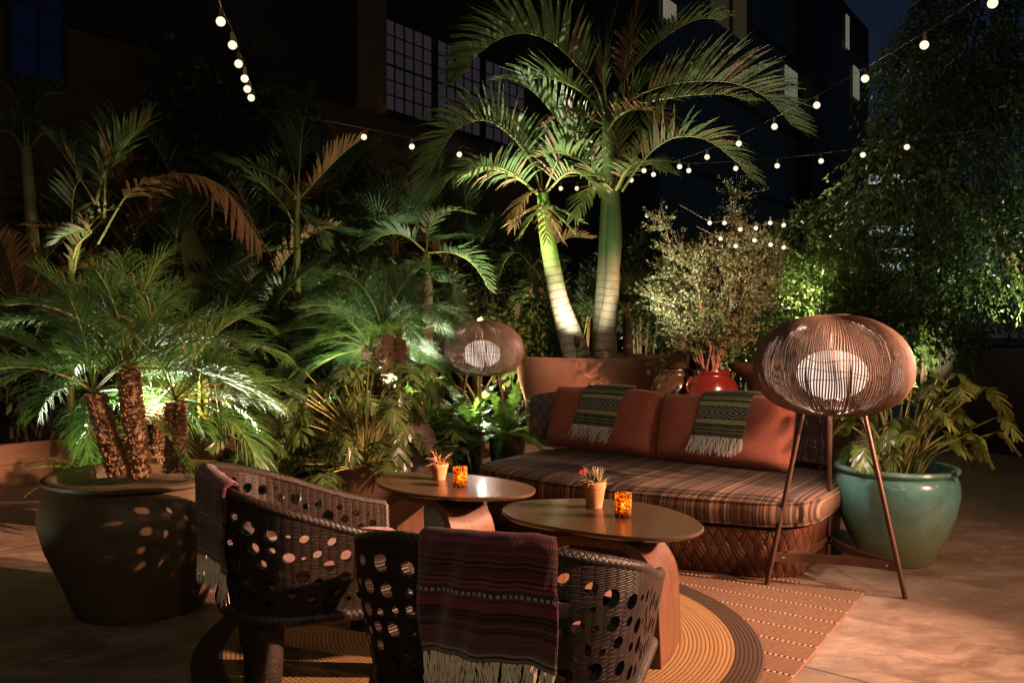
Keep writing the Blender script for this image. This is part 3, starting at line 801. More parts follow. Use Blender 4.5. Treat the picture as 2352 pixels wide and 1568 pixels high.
# ---- loose back pillows (they lie on the sofa)
def pillow_half(a, b, t):
    e = max(0, (1-abs(a)**5.0)) * max(0, (1-abs(b)**4.0))
    return .045*min(1, (max(0, 1-abs(a)**30)*max(0, 1-abs(b)**30))**.5) + (t-.045)*e**.6
def make_pillow(x, y, rz, lean, w, h, t, label, tilt=0):
    o_ = thing('back_pillow', label, 'pillow')
    m = MB(); NUp, NVp = 28, 18
    def pt(sgn):
        def f(u, v):
            a, b = 2*u-1, 2*v-1
            pinch = 1-.035*(abs(a)**6)*(1-abs(b)) ; pin2 = 1-.04*(abs(b)**6)*(1-abs(a))
            wr = .006*math.sin(a*7+b*3)*math.sin(b*5-a*2)
            sagx = .012*math.sin(a*2.2+1)*(b > 0)*b
            return V((a*w/2*pin2, sgn*(pillow_half(a, b, t)+wr*(1-abs(a)**8)*(1-abs(b)**8)), b*h/2*pinch+h/2+sagx))
        return f
    m.grid(pt(-1), NUp, NVp); n0 = len(m.v); m.grid(lambda u, v: pt(1)(1-u, v), NUp, NVp)
    # side walls
    W_ = NUp+1
    for i in range(NUp):
        m.f.append((i, n0+NUp-i, n0+NUp-i-1, i+1)); a = NVp*W_; m.f.append((a+i, a+i+1, n0+a+NUp-i-1, n0+a+NUp-i))
    for j in range(NVp):
        m.f.append((j*W_, (j+1)*W_, n0+(j+1)*W_+NUp, n0+j*W_+NUp)); m.f.append((j*W_+NUp, n0+j*W_, n0+(j+1)*W_, (j+1)*W_+NUp))
    body = m.build('pillow_cover', M['terracotta_cloth'], o_, angle=80)
    pp = MB()
    for sg in (-1, 1):
        ring = []
        for k in range(60):
            q = k/60*4; e = int(q); f = q-e
            u, v = ((f, 0), (1, f), (1-f, 1), (0, 1-f))[e]
            p = pt(sg)(u, v); ring.append(p)
        pp.tube(ring, .0045, 5, closed=True)
    pp.build('piping', M['terracotta_cloth'], body)
    Mx = sofa.matrix_basis.copy() if False else Matrix.Translation(SO) @ Matrix.Rotation(su, 4, 'Z')
    o_.matrix_world = Mx @ Matrix.Translation((x, y, .446)) @ Matrix.Rotation(rz, 4, 'Z') @ Matrix.Rotation(-lean, 4, 'X') @ Matrix.Rotation(tilt, 4, 'Y')
    return o_, pt
PW, PH, PT = .90, .44, .12
LEAN = math.radians(16)
pl_a, pf_a = make_pillow(-.60, .90, math.radians(-5), LEAN, PW, PH, PT, 'terracotta back pillow at the end of the sofa beside the ferns', math.radians(.8))
pl_b, pf_b = make_pillow(.305, .80, math.radians(-6), LEAN, PW, PH, PT, 'terracotta back pillow at the sofa end beside the floor lamp', math.radians(-.6))
def fringe(mb, base, across, down, width, n, L, r=.0022, out=None):
    for i in range(n):
        x = (i+.5)/n - .5
        p0 = base(x)
        for s in range(4):
            a = random.uniform(-1, 1); l = L*random.uniform(.7, 1.15)
            pts = [p0 + across*random.uniform(-.003, .003)]
            d = down + across*random.uniform(-.25, .25) + (out*random.uniform(-.1, .3) if out else V((0,0,0)))
            q = V(pts[0])
            for k in range(5):
                q = q + d.normalized()*(l/5) + across*random.uniform(-.006, .006) + (out*random.uniform(-.003, .004) if out else V((0,0,0))); pts.append(V(q))
            mb.tube(pts, [r*1.5, r*1.3, r, r, r, r*.7], 4, cap=False)
def pillow_throw(pil, pf, xc, w, drop, label, skew=0.0):
    o_ = thing('throw_blanket', label, 'blanket'); o_.matrix_world = pil.matrix_world.copy()
    yt, yb = None, None
    def surf(a, q):                     # q 0 at the front hem .. 1 at the top fold, then over the back
        x = xc + a*w + skew*(1-q)*drop
        u = (x/PW+.5)
        if q <= 1:
            v = 1-(1-q)*drop/PH
            p = pf(-1)(u, v); fo = .006+.004*math.sin(a*19+q*2)*(1-q)
            return V((x, p.y-fo, p.z + (.008 if q > .93 else 0)))
        t = q-1
        v = 1-t*.12/PH
        p = pf(1)(u, v); return V((x, p.y+.008, p.z+.004))
    m = MB()
    top = pf(-1)
    qs = [i/18 for i in range(19)] + [1.02, 1.3, 1.6, 2.0]
    n_a = 16; vs = []; uvs = []
    for q in qs:
        for i in range(n_a+1):
            a = i/n_a-.5; p = surf(a, min(q, 2)) if q != 1.02 else surf(a, 1)*.5+surf(a, 1.001)*.5+V((0,0,.012))
            vs.append(p); uvs.append((a*w, min(q, 1) if q <= 1 else max(.0, 1-(q-1)*.5)))
    fs = [(j*(n_a+1)+i, j*(n_a+1)+i+1, (j+1)*(n_a+1)+i+1, (j+1)*(n_a+1)+i) for j in range(len(qs)-1) for i in range(n_a)]
    m.add(vs, fs, uvs)
    c = m.build('cloth', M['blanket_green'], o_, angle=80)
    sd = c.modifiers.new('Solid', 'SOLIDIFY'); sd.thickness = .008; sd.offset = 1
    fm = MB(); fringe(fm, lambda x: surf(x, 0)+V((0, -.004, 0)), V((1,0,0)), V((0,-.12,-1)), w, 22, .115, out=V((0,-1,0)))
    fm.build('fringe', M['fringe'], o_)
    return o_
pillow_throw(pl_a, pf_a, .035, .33, .285, 'olive striped throw with diamonds on the pillow beside the ferns', -.16)
pillow_throw(pl_b, pf_b, .05, .34, .285, 'olive striped throw with diamonds on the pillow nearest the floor lamp', -.10)

# ================================================================ low tables
TZ = .52
def outline_from(pts, z, n=8):
    q = [G(x, y, z) for x, y in pts]; c = sum(q, V((0,0,0)))/len(q)
    return c, [p-c for p in q]
def closed_cr(pts, n):
    m = len(pts); out = []
    for i in range(m):
        a, b, c, d = pts[i-1], pts[i], pts[(i+1) % m], pts[(i+2) % m]
        for k in range(n):
            t = k/n; out.append(.5*((2*b)+(c-a)*t+(2*a-5*b+4*c-d)*t*t+(3*b-a-3*c+d)*t**3))
    return out
def make_table(c, ring, legrot, label, lo=(0, 0)):
    t = thing('coffee_table', label, 'coffee table', (c.x, c.y, 0))
    area = sum(ring[i].x*ring[(i+1) % len(ring)].y-ring[(i+1) % len(ring)].x*ring[i].y for i in range(len(ring)))
    if area < 0: ring = ring[::-1]
    m = MB(); outl = [(p.x, p.y) for p in ring]
    loft(m, outl, [(.035, TZ-.026), (.012, TZ-.02), (.0, TZ-.010), (.0, TZ-.004), (.004, TZ)])
    m.build('tabletop', M['table_top'], t, angle=35)
    # bentwood arch base
    def arch_slab(hw, width, thick, h, rot, off=(0, 0)):
        mb = MB(); prof = []
        R = .20
        prof.append((-hw-.012, 0.0)); prof.append((-hw, h-R))
        for i in range(1, 9): a = PI - (PI/2)*i/8; prof.append((-hw+R+R*math.cos(a), h-R+R*math.sin(a)))
        for i in range(1, 9): a = PI/2 - (PI/2)*i/8; prof.append((hw-R+R*math.cos(a), h-R+R*math.sin(a)))
        prof.append((hw+.012, 0.0))
        n = len(prof); vs = []
        for i, (x, z) in enumerate(prof):
            x0, z0 = prof[max(0, i-1)]; x1, z1 = prof[min(n-1, i+1)]
            L = math.hypot(x1-x0, z1-z0); nx, nz = -(z1-z0)/L, (x1-x0)/L
            wd = width*(1 - .22*max(0, (z-h*.5)/(h*.5)))
            for (o_, y) in ((0, -wd/2), (0, wd/2), (-thick, wd/2), (-thick, -wd/2)):
                xx = x + nx*o_; zz = z + nz*o_; zz = max(0, zz) if i not in (0, n-1) else 0
                X = xx*math.cos(rot) - y*math.sin(rot) + off[0]; Y = xx*math.sin(rot) + y*math.cos(rot) + off[1]
                vs.append((X, Y, zz))
        fs = []
        for i in range(n-1):
            for k in range(4): fs.append((i*4+k, i*4+(k+1) % 4, (i+1)*4+(k+1) % 4, (i+1)*4+k))
        fs += [(3, 2, 1, 0), tuple((n-1)*4+k for k in range(4))]
        mb.add(vs, fs); return mb
    arch_slab(.265, .34, .042, TZ-.027, legrot, lo).build('arched_leg', M['table_leg'], t, angle=35, bevel=.004)
    return t
ptsA = [(1153,1170), (1163,1158), (1200,1149), (1290,1144.5), (1395,1145), (1490,1156), (1560,1174), (1600,1192), (1617,1209), (1607,1222), (1570,1231), (1500,1235), (1400,1228), (1290,1213), (1200,1196), (1163,1182)]
cA, rA = outline_from(ptsA, TZ)
tabA = make_table(cA, closed_cr(rA, 4), math.radians(-24), 'nearer dark low table with a bentwood arch base, set before the front chair', (.0, -.10))
ptsB = [(862,1104), (869,1095), (900,1087), (960,1082.5), (1030,1084), (1110,1092), (1180,1103), (1222,1115), (1230,1124), (1218,1134), (1170,1140), (1080,1141.5), (990,1137), (915,1127), (875,1115)]
cB, rB = outline_from(ptsB, TZ)
tabB = make_table(cB, closed_cr(rB, 4), math.radians(-38), 'farther dark low table standing by the leafy pots', (-.09, .0))

# ---- things on the tables
def clay_pot(p, h, rt, kind, label):
    t = thing('potted_air_plant', label, 'potted plant', p)
    m = MB(); rb = rt*.68
    m.lathe([(0, .0), (rb*.95, 0), (rb, .003), (rt*.93, h*.74), (rt, h*.76), (rt*1.03, h*.97), (rt*1.0, h), (rt*.9, h), (rt*.86, h*.8), (0, h*.78)], 28, wob=.01)
    m.build('pot', M['clay'], t, angle=35)
    lv = MB(); n = 34 if kind == 'o' else 80
    for i in range(n):
        a = random.uniform(0, 2*PI); th = random.uniform(5, 75) if kind != 'o' else random.uniform(5, 80)
        L = random.uniform(.05, .095) if kind != 'o' else random.uniform(.04, .10)
        pts = arch((random.uniform(-.4, .4)*rt, random.uniform(-.4, .4)*rt, h*.85), a, th, random.uniform(-10, 60) if kind != 'o' else random.uniform(10, 120), L, 5)
        lv.tube(pts, [.0028, .0026, .0022, .0018, .0012, .0004], 4, cap=False)
    lv.build('air_plant', M['airplant_orange' if kind == 'o' else 'airplant'], t)
    if kind != 'o':
        f = MB()
        for i in range(26):
            a = random.uniform(0, 2*PI); th = random.uniform(0, 1.5); q = V((-rt*.95, -.01, h+.03))
            d = V((-.5+.7*math.cos(a)*math.sin(th), .7*math.sin(a)*math.sin(th), .6*math.cos(th)+.2)).normalized()
            leaf_strip(f, q, d, V((0, 1, .3)), .028, .008, .1, 2)
        f.build('bloom', M['flower_pink'], t, smooth=False)
    return t
clay_pot(G(1367, 1169, TZ)+V((0, .035, 0)), .115, .05, 'g', 'small clay pot with a spiky air plant and pink bloom on the nearer table')
clay_pot(G(1008, 1103, TZ)+V((0, .03, 0)), .082, .045, 'o', 'small clay pot with an orange air plant on the farther table')
def _votive():
    k = NT('mottled_amber_glass'); o = k.tc()
    v = k.voro(k.map(o, (1, 1, .8)), 165, 'F1', 'Color'); sv = k.sep(v)
    n = k.noise(o, 60, 3); s = k.sep(o)
    low = k.ramp(s[2], [(.0, (1,1,1)), (.055, (0,0,0))])
    f = k.math('ADD', k.math('MULTIPLY', sv[0], .75), k.math('MULTIPLY', low, .3))
    col = k.ramp(f, [(.16, (1,.60,.12)), (.40, (.7,.29,.04)), (.58, (.22,.06,.010)), (.78, (.04,.010,.004))])
    tr = k.n('ShaderNodeBsdfTranslucent'); k.put(tr.inputs[0], col)
    b = k.bsdf(k.mix(.5, col, (.02,.01,.005)), .15, 0, k.bump(sv[0], .4, .002), .6)
    tp = k.n('ShaderNodeBsdfTransparent'); k.put(tp.inputs[0], col)
    return k.done(k.mixs(.40, k.mixs(.65, b, tr.outputs[0]), tp.outputs[0]))
M['votive'] = _votive()
M['flame'] = emis('candle_flame', (1,.58,.16), 22)
M['wax'] = simple('candle_wax', (.75,.6,.4), (.8,.66,.46), 20, .6, .05, 50)
def votive(p, label):
    t = thing('votive_candle', label, 'candle', p)
    m = MB(); h, r = .098, .0345
    m.lathe([(0, .0), (r*.9, 0), (r, .004), (r, h*.5), (r*1.02, h-.003), (r*.99, h), (r*.93, h-.002), (r*.9, h*.4), (r*.88, .014), (0, .012)], 32)
    m.build('glass_holder', M['votive'], t, angle=40)
    w = MB(); w.lathe([(0, .014), (.018, .014), (.018, .026), (0, .027)], 16); w.build('wax', M['wax'], t)
    f = MB(); f.lathe([(0, .028), (.009, .036), (.0115, .045), (.006, .060), (0, .076)], 12); fo = f.build('flame', M['flame'], t)
    ld = bpy.data.lights.new('candle_light', 'POINT'); ld.energy = .12; ld.color = (1, .6, .22); ld.shadow_soft_size = .012
    lo = bpy.data.objects.new('candle_light', ld); COL.objects.link(lo); lo.location = V(p)+V((0, 0, .075))
    return t
votive(G(1434, 1190, TZ)+V((0, .034, 0)), 'glowing mottled amber candle glass on the nearer table')
votive(G(1056.5, 1120, TZ)+V((0, .032, 0)), 'glowing mottled amber candle glass on the farther table')

# ================================================================ wire floor lamps
def make_lamp(c, rz, label, energy):
    t = thing('floor_lamp', label, 'floor lamp', (c.x, c.y, 0), rz)
    R = .388
    def prof(v):                        # v 0 bottom .. 1 top
        ang = -PI/2*.80 + (PI/2*.80+PI/2*.90)*v
        r = R*math.cos(ang)**(.66 if ang < 0 else .86); z = 1.092 + (.232 if ang < 0 else .275)*math.sin(ang)
        return r, z
    sh = MB(); nw = 196
    for i in range(nw):
        a = 2*PI*i/nw + random.uniform(-.004, .004)
        pts = []
        for k in range(19):
            r, z = prof(k/18); aa = a + .015*math.sin(k*.7+i*.37); pts.append((r*math.cos(aa), r*math.sin(aa), z))
        sh.tube(pts, .0038, 4, cap=False)
    shade = sh.build('shade', M['shade_wire'], t)
    hp = MB()
    for k in range(3):
        v = .40 + k*.075 + random.uniform(-.006, .006); pts = []
        r, z = prof(v)
        for i in range(72): a = 2*PI*i/72; pts.append(((r-.005)*math.cos(a), (r-.005)*math.sin(a), z + .012*math.sin(a*5+k*2)+.006*math.sin(a*13+k)))
        hp.tube(pts, .0016, 4, closed=True)
    r, z = prof(0)
    hp.tube([(r*math.cos(2*PI*i/48), r*math.sin(2*PI*i/48), z) for i in range(48)], .007, 6, closed=True)
    r, z = prof(1); hp.tube([(r*math.cos(2*PI*i/32), r*math.sin(2*PI*i/32), z) for i in range(32)], .006, 6, closed=True)
    for i in range(12):                 # stiffer ribs
        a = 2*PI*(i+.3)/12; hp.tube([(prof(k/18)[0]*math.cos(a)*.99, prof(k/18)[0]*math.sin(a)*.99, prof(k/18)[1]) for k in range(19)], .0042, 5, cap=False)
    hp.build('hoops', M['shade_wire'], shade)
    g = MB(); g.lathe([(.0, .938)] + [(.174*math.sin(PI*k/20)**.92, 1.062-.124*math.cos(PI*k/20)) for k in range(1, 20)] + [(0, 1.186)], 40)
    g.build('globe', M['globe'], t, angle=60)
    sp = MB(); sp.tube([(0, 0, prof(1)[1]), (0, 0, 1.18)], .005, 6)
    sp.build('stem', M['bronze'], t)
    for i in range(3):
        a = 2*PI*i/3; br = MB(); br.tube([(0, 0, .95), (.19*math.cos(a), .19*math.sin(a), .89)], .004, 5); br.build('bracket', M['bronze'], t)
    feet = []
    for i in range(3):
        a = 2*PI*i/3
        m = MB(); m.tube([(.37*math.cos(a), .37*math.sin(a), .0), (.165*math.cos(a), .165*math.sin(a), .885)], .0125, 10); m.build('leg', M['bronze'], t)
        q = .37-.205*(.145/.885); feet.append(V((q*math.cos(a), q*math.sin(a), .145)))
    for i in range(3):
        a, b = feet[i], feet[(i+1) % 3]; m = MB(); mid = (a+b)/2; mid = V((mid.x*.42, mid.y*.42, a.z)); vs = []; n = 20
        for k in range(n+1):
            t_ = k/n; p = a*(1-t_)**2 + mid*2*t_*(1-t_) + b*t_*t_; dd = ((mid-a)*(1-t_)+(b-mid)*t_).normalized(); nn = V((-dd.y, dd.x, 0))*.003
            vs += [p-nn+V((0,0,-.022)), p+nn+V((0,0,-.022)), p+nn+V((0,0,.022)), p-nn+V((0,0,.022))]
        fs = [(j*4+k, j*4+(k+1) % 4, j*4+4+(k+1) % 4, j*4+4+k) for j in range(n) for k in range(4)] + [(0,1,2,3), (n*4+3, n*4+2, n*4+1, n*4)]
        m.add(vs, fs); st = m.build('stretcher', M['bronze'], t, smooth=False)
        bo = MB()
        for t_ in (.09, .91):
            p = a*(1-t_)**2 + mid*2*t_*(1-t_) + b*t_*t_; d_ = V((p.x, p.y, 0)).normalized()
            for sg in (1, -1): bo.tube([p+d_*.002*sg, p+d_*.008*sg], [.0065, .004], 8)
        bo.build('bolts', M['steel'], st)
    for k, zz in enumerate((1.235, .925)):  # fill points added above and below the globe to brighten the wires
        ld = bpy.data.lights.new('shade_fill', 'POINT'); ld.energy = energy*(1, .7)[k]; ld.color = (1, .86, .74); ld.shadow_soft_size = .03
        lo = bpy.data.objects.new('shade_fill', ld); COL.objects.link(lo); lo.location = (c.x, c.y, zz)
    return t
LAMP_E = 20
lampA = make_lamp(V((1.640, 4.372, 0)), math.atan2(-.26, .24), 'tall wire-shade lantern floor lamp on three legs at the sofa end, before the teal pot', LAMP_E)
lampB = make_lamp(V(((1107-CX)/F*7.9, 7.9, 0)), .5, 'wire-shade lantern floor lamp among ferns behind the sofa', LAMP_E)

# ================================================================ perforated rattan armchairs
CW, CDb, CDf, CT = .385, .36, .36, .03       # half width, depth to the back, depth to the arm ends, thickness
def chair_plan():
    pts = []
    for i in range(8): pts.append(V((CW*.97+(.03*CW)*i/8, CDf-(CDf+.06)*i/8)))
    for i in range(41):
        a = PI*i/40; e = 2/2.35
        c, s = math.cos(a), math.sin(a)
        pts.append(V((CW*math.copysign(abs(c)**e, c), -.06-(CDb-.06)*abs(s)**e)))
    for i in range(1, 9): pts.append(V((-CW+(.03*CW)*i/8, -.06+(CDf+.06)*i/8)))
    return pts
CP = [V((p.x, p.y, 0)) for p in chair_plan()]
CA = [0]
for i in range(1, len(CP)): CA.append(CA[-1]+(CP[i]-CP[i-1]).length)
CL = CA[-1]
def plan(s):
    s = min(max(s, 0), CL)
    lo_, hi = 0, len(CA)-2
    while lo_ < hi:
        mid = (lo_+hi+1)//2
        if CA[mid] <= s: lo_ = mid
        else: hi = mid-1
    i = lo_
    f = (s-CA[i])/max(CA[i+1]-CA[i], 1e-6)
    def nr(j):
        t = (CP[min(j+1, len(CP)-1)]-CP[max(j-1, 0)]).normalized(); return V((-t.y, t.x, 0))
    p = CP[i].lerp(CP[i+1], f); n = nr(i).lerp(nr(i+1), f).normalized()
    if n.dot(p-V((0, .1, 0))) < 0: n = -n
    return p, n
CZ0 = .30
def ztop(s):
    x = abs(s/CL-.5)*2
    k = min(1, max(0, (x-.18)/.82)); return .755 - .235*(k*k*(3-2*k)*.45+k*.55)
def shell_pt(s, z, off):
    p, n = plan(s); k = (z-CZ0)/.5
    fl = -.035 + .05*min(1, k*1.6) + .012*k       # slight outward lean
    q = p + n*(off+fl); return V((q.x, q.y, z))
def chair_shell():
    R = random.Random(5)
    holes = []
    for r, want in ((.025, 22), (.021, 36), (.017, 56), (.013, 56), (.009, 36)):
        got = tries = 0
        while tries < 2500 and got < want:
            tries += 1
            s = R.uniform(.035+r, CL-.035-r); z = R.uniform(CZ0+.03+r, .8)
            if z > ztop(s)-.035-r: continue
            if all((s-a)**2+(z-b)**2 > (r+c+.017)**2 for a, b, c in holes): holes.append((s, z, r)); got += 1
    vs = []; ed = []
    def loop(pts):
        n0 = len(vs); vs.extend(pts); m = len(pts)
        for i in range(m): ed.append((n0+i, n0+(i+1) % m))
    NB = 110
    bl = [(CL*i/NB, CZ0) for i in range(NB+1)] + [(CL*i/NB, ztop(CL*i/NB)) for i in range(NB, -1, -1)]
    loop([V(p) for p in bl])
    for a, b, c in holes: loop([V((a+c*math.cos(2*PI*k/16), b+c*math.sin(2*PI*k/16))) for k in range(16)])
    y = CZ0+.03; row = 0
    while y < .8:
        x = .02 + (row % 2)*.0125
        while x < CL-.01:
            if y < ztop(x)-.015 and all((x-a)**2+(y-b)**2 > (c+.008)**2 for a, b, c in holes): vs.append(V((x, y)))
            x += .025
        y += .025; row += 1
    r = delaunay_2d_cdt([V((p.x, p.y)) if len(p) > 1 else p for p in [V((q[0], q[1])) for q in vs]], ed, [], 0, 1e-5)
    V2, F2 = r[0], r[2]
    tri = []
    for f in F2:
        cx = sum(V2[i].x for i in f)/3; cy = sum(V2[i].y for i in f)/3
        if cy < CZ0 or cy > ztop(cx) or cx < 0 or cx > CL: continue
        if any((cx-a)**2+(cy-b)**2 < (c*.96)**2 for a, b, c in holes): continue
        tri.append(tuple(f))
    n = len(V2); m = MB()
    v3 = [shell_pt(p.x, p.y, CT/2) for p in V2] + [shell_pt(p.x, p.y, -CT/2) for p in V2]
    uv = [(p.x, p.y) for p in V2]*2
    from collections import Counter
    cnt = Counter(); orient = {}
    fs = []
    c0 = V((0, .05, 0))
    for f in tri:
        a, b, c = (v3[i] for i in f)
        nn = (b-a).cross(c-a); ctr = (a+b+c)/3
        if nn.dot(plan(sum(V2[i].x for i in f)/3)[1]) < 0: f = f[::-1]
        fs.append(f); fs.append(tuple(i+n for i in f[::-1]))
        for i in range(3):
            e = (f[i], f[(i+1) % 3]); cnt[tuple(sorted(e))] += 1; orient[tuple(sorted(e))] = e
    for e, k in cnt.items():
        if k == 1: a, b = orient[e]; fs.append((b, a, a+n, b+n))
    m.add(v3, fs, uv)
    return m
_sh_mesh = chair_shell().mesh('shell', M['rattan'], True, 38)
def make_chair(loc, face, label):
    rz = math.atan2(-face[0], face[1])
    t = thing('armchair', label, 'armchair', (loc[0], loc[1], 0), rz, 'perforated rattan armchairs')
    o_ = bpy.data.objects.new('shell', _sh_mesh); COL.objects.link(o_); o_.parent = t
    rim = MB(); rim.tube([shell_pt(CL*i/90, ztop(CL*i/90)+.002, 0) for i in range(91)], .0185, 10)
    for s in (0.004, CL-.004): rim.tube([shell_pt(s, CZ0+(ztop(s)-CZ0)*k/8, 0) for k in range(9)], .0175, 8)
    rim.build('rim', M['rattan_rim'], t, angle=70)
    fl = MB(); fl.tube([shell_pt(CL*i/90, CZ0-.004, .012) for i in range(91)], .025, 10); fl.build('lower_band', M['rattan_rim'], t, angle=70)
    st = MB(); ring = [shell_pt(CL*i/60, CZ0, -.02) for i in range(61)]
    vs = [V((p.x, p.y, .285)) for p in ring]+[V((p.x, p.y, .33)) for p in ring]; n = 61
    st.add(vs, [tuple(range(n-1, -1, -1)), tuple(range(n, 2*n))]+[(i, (i+1) % n, n+(i+1) % n, n+i) for i in range(n)]); st.build('seat_frame', M['rattan'], t, smooth=False)
    cu = MB(); inner = [shell_pt(CL*i/60, CZ0+.05, -.022) for i in range(61)]
    outl = [(p.x, p.y) for p in inner]
    fx = [(-(CW-.04)*math.cos(PI*k/10), CDf-.02+.05*math.sin(PI*k/10)) for k in range(1, 10)]
    outl = outl + fx
    area = sum(outl[i][0]*outl[(i+1) % len(outl)][1]-outl[(i+1) % len(outl)][0]*outl[i][1] for i in range(len(outl)))
    if area < 0: outl = outl[::-1]
    loft(cu, outl, [(.02, .332), (.004, .345), (.0, .38), (.004, .415), (.02, .432), (.07, .44), (.15, .444)])
    cu.build('seat_cushion', M['seat_cloth'], t, angle=60)
    bc = MB()
    for x, y in ((-.22, -.20), (.22, -.20), (-.25, .25), (.25, .25)):
        m = MB(); m.lathe([(0, 0.012), (.058, .012), (.064, .02), (.07, .15), (.074, .285), (0, .285)], 24, c=(x, y, 0), wob=.008); m.build('leg', M['rattan'], t, angle=50)
    return t
def chair_throw(ch, s0, w, drop, inner, label, n_f=26):
    t = thing('throw_blanket', label, 'blanket', ch.location, ch.rotation_euler.z)
    qs = [i/20 for i in range(21)] + [1.12, 1.25, 1.38, 1.5] + [1.5+.5*i/6 for i in range(1, 7)]
    n_a = 26
    def surf(a, q):
        s = s0 + a*w; zt = ztop(s)+.028
        wv = .015*math.sin(a*10+1+q*.8)*(1-min(q, 1)) + .006*math.sin(a*25+q*6)
        bulge = .035 + .010*(1-min(q, 1))
        if q <= 1:
            z = zt-.02-(1-q)*drop + .012*math.sin(a*3.0+.8)*(1-q); return shell_pt(s, min(z, zt), bulge+wv)
        if q <= 1.5:
            g = PI*(q-1)/.5; p = shell_pt(s, zt-.02, .035*math.cos(g)+wv*.3); return p + V((0, 0, .03*math.sin(g)))
        return shell_pt(s, zt-.02-(q-1.5)/.5*inner, -.035)
    vs = []; uvs = []
    for q in qs:
        for i in range(n_a+1):
            a = i/n_a-.5; vs.append(surf(a, q)); uvs.append((a*w, q if q <= 1 else 1-(q-1)*.4))
    fs = [(j*(n_a+1)+i, j*(n_a+1)+i+1, (j+1)*(n_a+1)+i+1, (j+1)*(n_a+1)+i) for j in range(len(qs)-1) for i in range(n_a)]
    m = MB().add(vs, fs, uvs); c = m.build('cloth', M['blanket_red'], t, angle=80)
    sd = c.modifiers.new('Solid', 'SOLIDIFY'); sd.thickness = .010; sd.offset = 0
    f = MB()
    for i in range(n_f):
        a = (i+.5)/n_f-.5; p0 = surf(a, 0); _, nn = plan(s0+a*w); ac = V((-nn.y, nn.x, 0))
        bunch = random.uniform(-.006, .006)
        for k in range(6):
            q = p0 + ac*random.uniform(-.004, .004); pts = [V(q)]
            L = .105*random.uniform(.75, 1.15); dx = random.uniform(-.008, .008)+bunch
            for j in range(6):
                q = q + V((0, 0, -L/6)) + ac*(dx*.4+random.uniform(-.005, .005)) + nn*random.uniform(-.003, .003); pts.append(V(q))
            f.tube(pts, [.0028, .0026, .0024, .0022, .002, .0018, .0012], 4, cap=False)
    f.build('fringe', M['fringe'], t)
    return t
fa = math.radians(19)
chF = make_chair((-.005, 2.50), (math.sin(fa), math.cos(fa)), 'dark perforated rattan armchair in front, seen from behind, facing the sofa')
chL = make_chair((-.77, 3.31), (.94, .34), 'dark perforated rattan armchair beside the big palm pot, side turned to us')
chair_throw(chF, CL*.465, .325, .285, .22, 'burgundy striped fringed throw over the back of the front chair')
chair_throw(chL, CL*.425, .30, .27, .2, 'burgundy striped fringed throw on the chair beside the big palm pot', 24)
def planter(name, label, cat, c, prof, m, soilz, soilr, n=56, wob=0.0):
    t = thing(name, label, cat, c)
    b = MB(); b.lathe(prof, n, wob=wob); b.build('pot', m, t, angle=50)
    s = MB(); s.lathe([(0, soilz+.015), (soilr*.5, soilz+.01), (soilr, soilz)], 32, wob=.02); s.build('soil', M['soil'], t)
    return t
def jagged_trunk(mb, pts, r0, r1, n=16, rough=.012):
    pts = cr(pts, 14); m = len(pts); vs = []
    for i, p in enumerate(pts):
        r = r0+(r1-r0)*i/(m-1)
        t = (pts[min(i+1, m-1)]-pts[max(i-1, 0)]).normalized(); a = t.cross(V((0, 1, .1))).normalized(); b = t.cross(a)
        for k in range(n):
            g = 2*PI*k/n; q = r*(1+random.uniform(-.08, .08)) + rough*.6*(i % 2)
            vs.append(p+(a*math.cos(g)+b*math.sin(g))*q)
    fs = [(i*n+k, i*n+(k+1) % n, (i+1)*n+(k+1) % n, (i+1)*n+k) for i in range(m-1) for k in range(n)]
    mb.add(vs, fs); return pts
def boots(mb, pts, r0, r1, cnt, L=.05):
    """cut leaf bases and loose fibre standing off a date-palm trunk"""
    m = len(pts)
    for i in range(cnt):
        f = random.random()**.9; k = int(f*(m-1)); p = pts[k]; r = r0+(r1-r0)*f
        a = random.uniform(0, 2*PI); o_ = V((math.cos(a), math.sin(a), 0))
        d = (o_*random.uniform(.4, 1)+V((0, 0, random.uniform(.1, 1.1)))).normalized()
        leaf_strip(mb, p+o_*r*.9, d, V((-o_.y, o_.x, .2)), L*random.uniform(.5, 1.3), random.uniform(.006, .016), .25, 2)
# ================================================================ big stoneware pot with three pygmy date palms
pc = V((-1.735, 4.0, 0))
prof = [(0, .0), (.275, 0), (.285, .012), (.335, .14), (.405, .30), (.437, .42), (.436, .48), (.415, .54), (.375, .575), (.368, .585), (.395, .592), (.418, .603), (.421, .617), (.40, .626), (.372, .622), (.36, .605), (.352, .56), (.0, .545)]
pot = planter('stoneware_pot', 'big olive brown stoneware pot standing left of the armchairs', 'pot', pc, prof, M['dark_pot'], .565, .345, wob=.006)
pyg = thing('date_palm', 'three-stemmed feathery dwarf date palm in the big stoneware pot', 'palm', pc+V((0, 0, .56)))
TR = [([P(275, 1092, 3.92), P(250, 1010, 3.92), P(218, 905, 3.9)], .040, .034), ([P(322, 1096, 3.95), P(308, 980, 3.93), P(294, 850, 3.9)], .040, .038), ([P(402, 1085, 4.02), P(404, 1000, 4.05), P(402, 925, 4.08)], .038, .034), ([P(352, 1064, 4.27), P(352, 1000, 4.29), P(358, 930, 4.30)], .042, .036)]
for i, (pts, r0, r1) in enumerate(TR):
    b = MB(); ps = jagged_trunk(b, pts, r0, r1); tk = b.build('trunk', M['bark'], pyg, world=True, smooth=False)
    f = MB(); boots(f, ps, r0, r1, 1400, .026); f.build('leaf_bases', M['fibre'], tk, world=True, smooth=False)
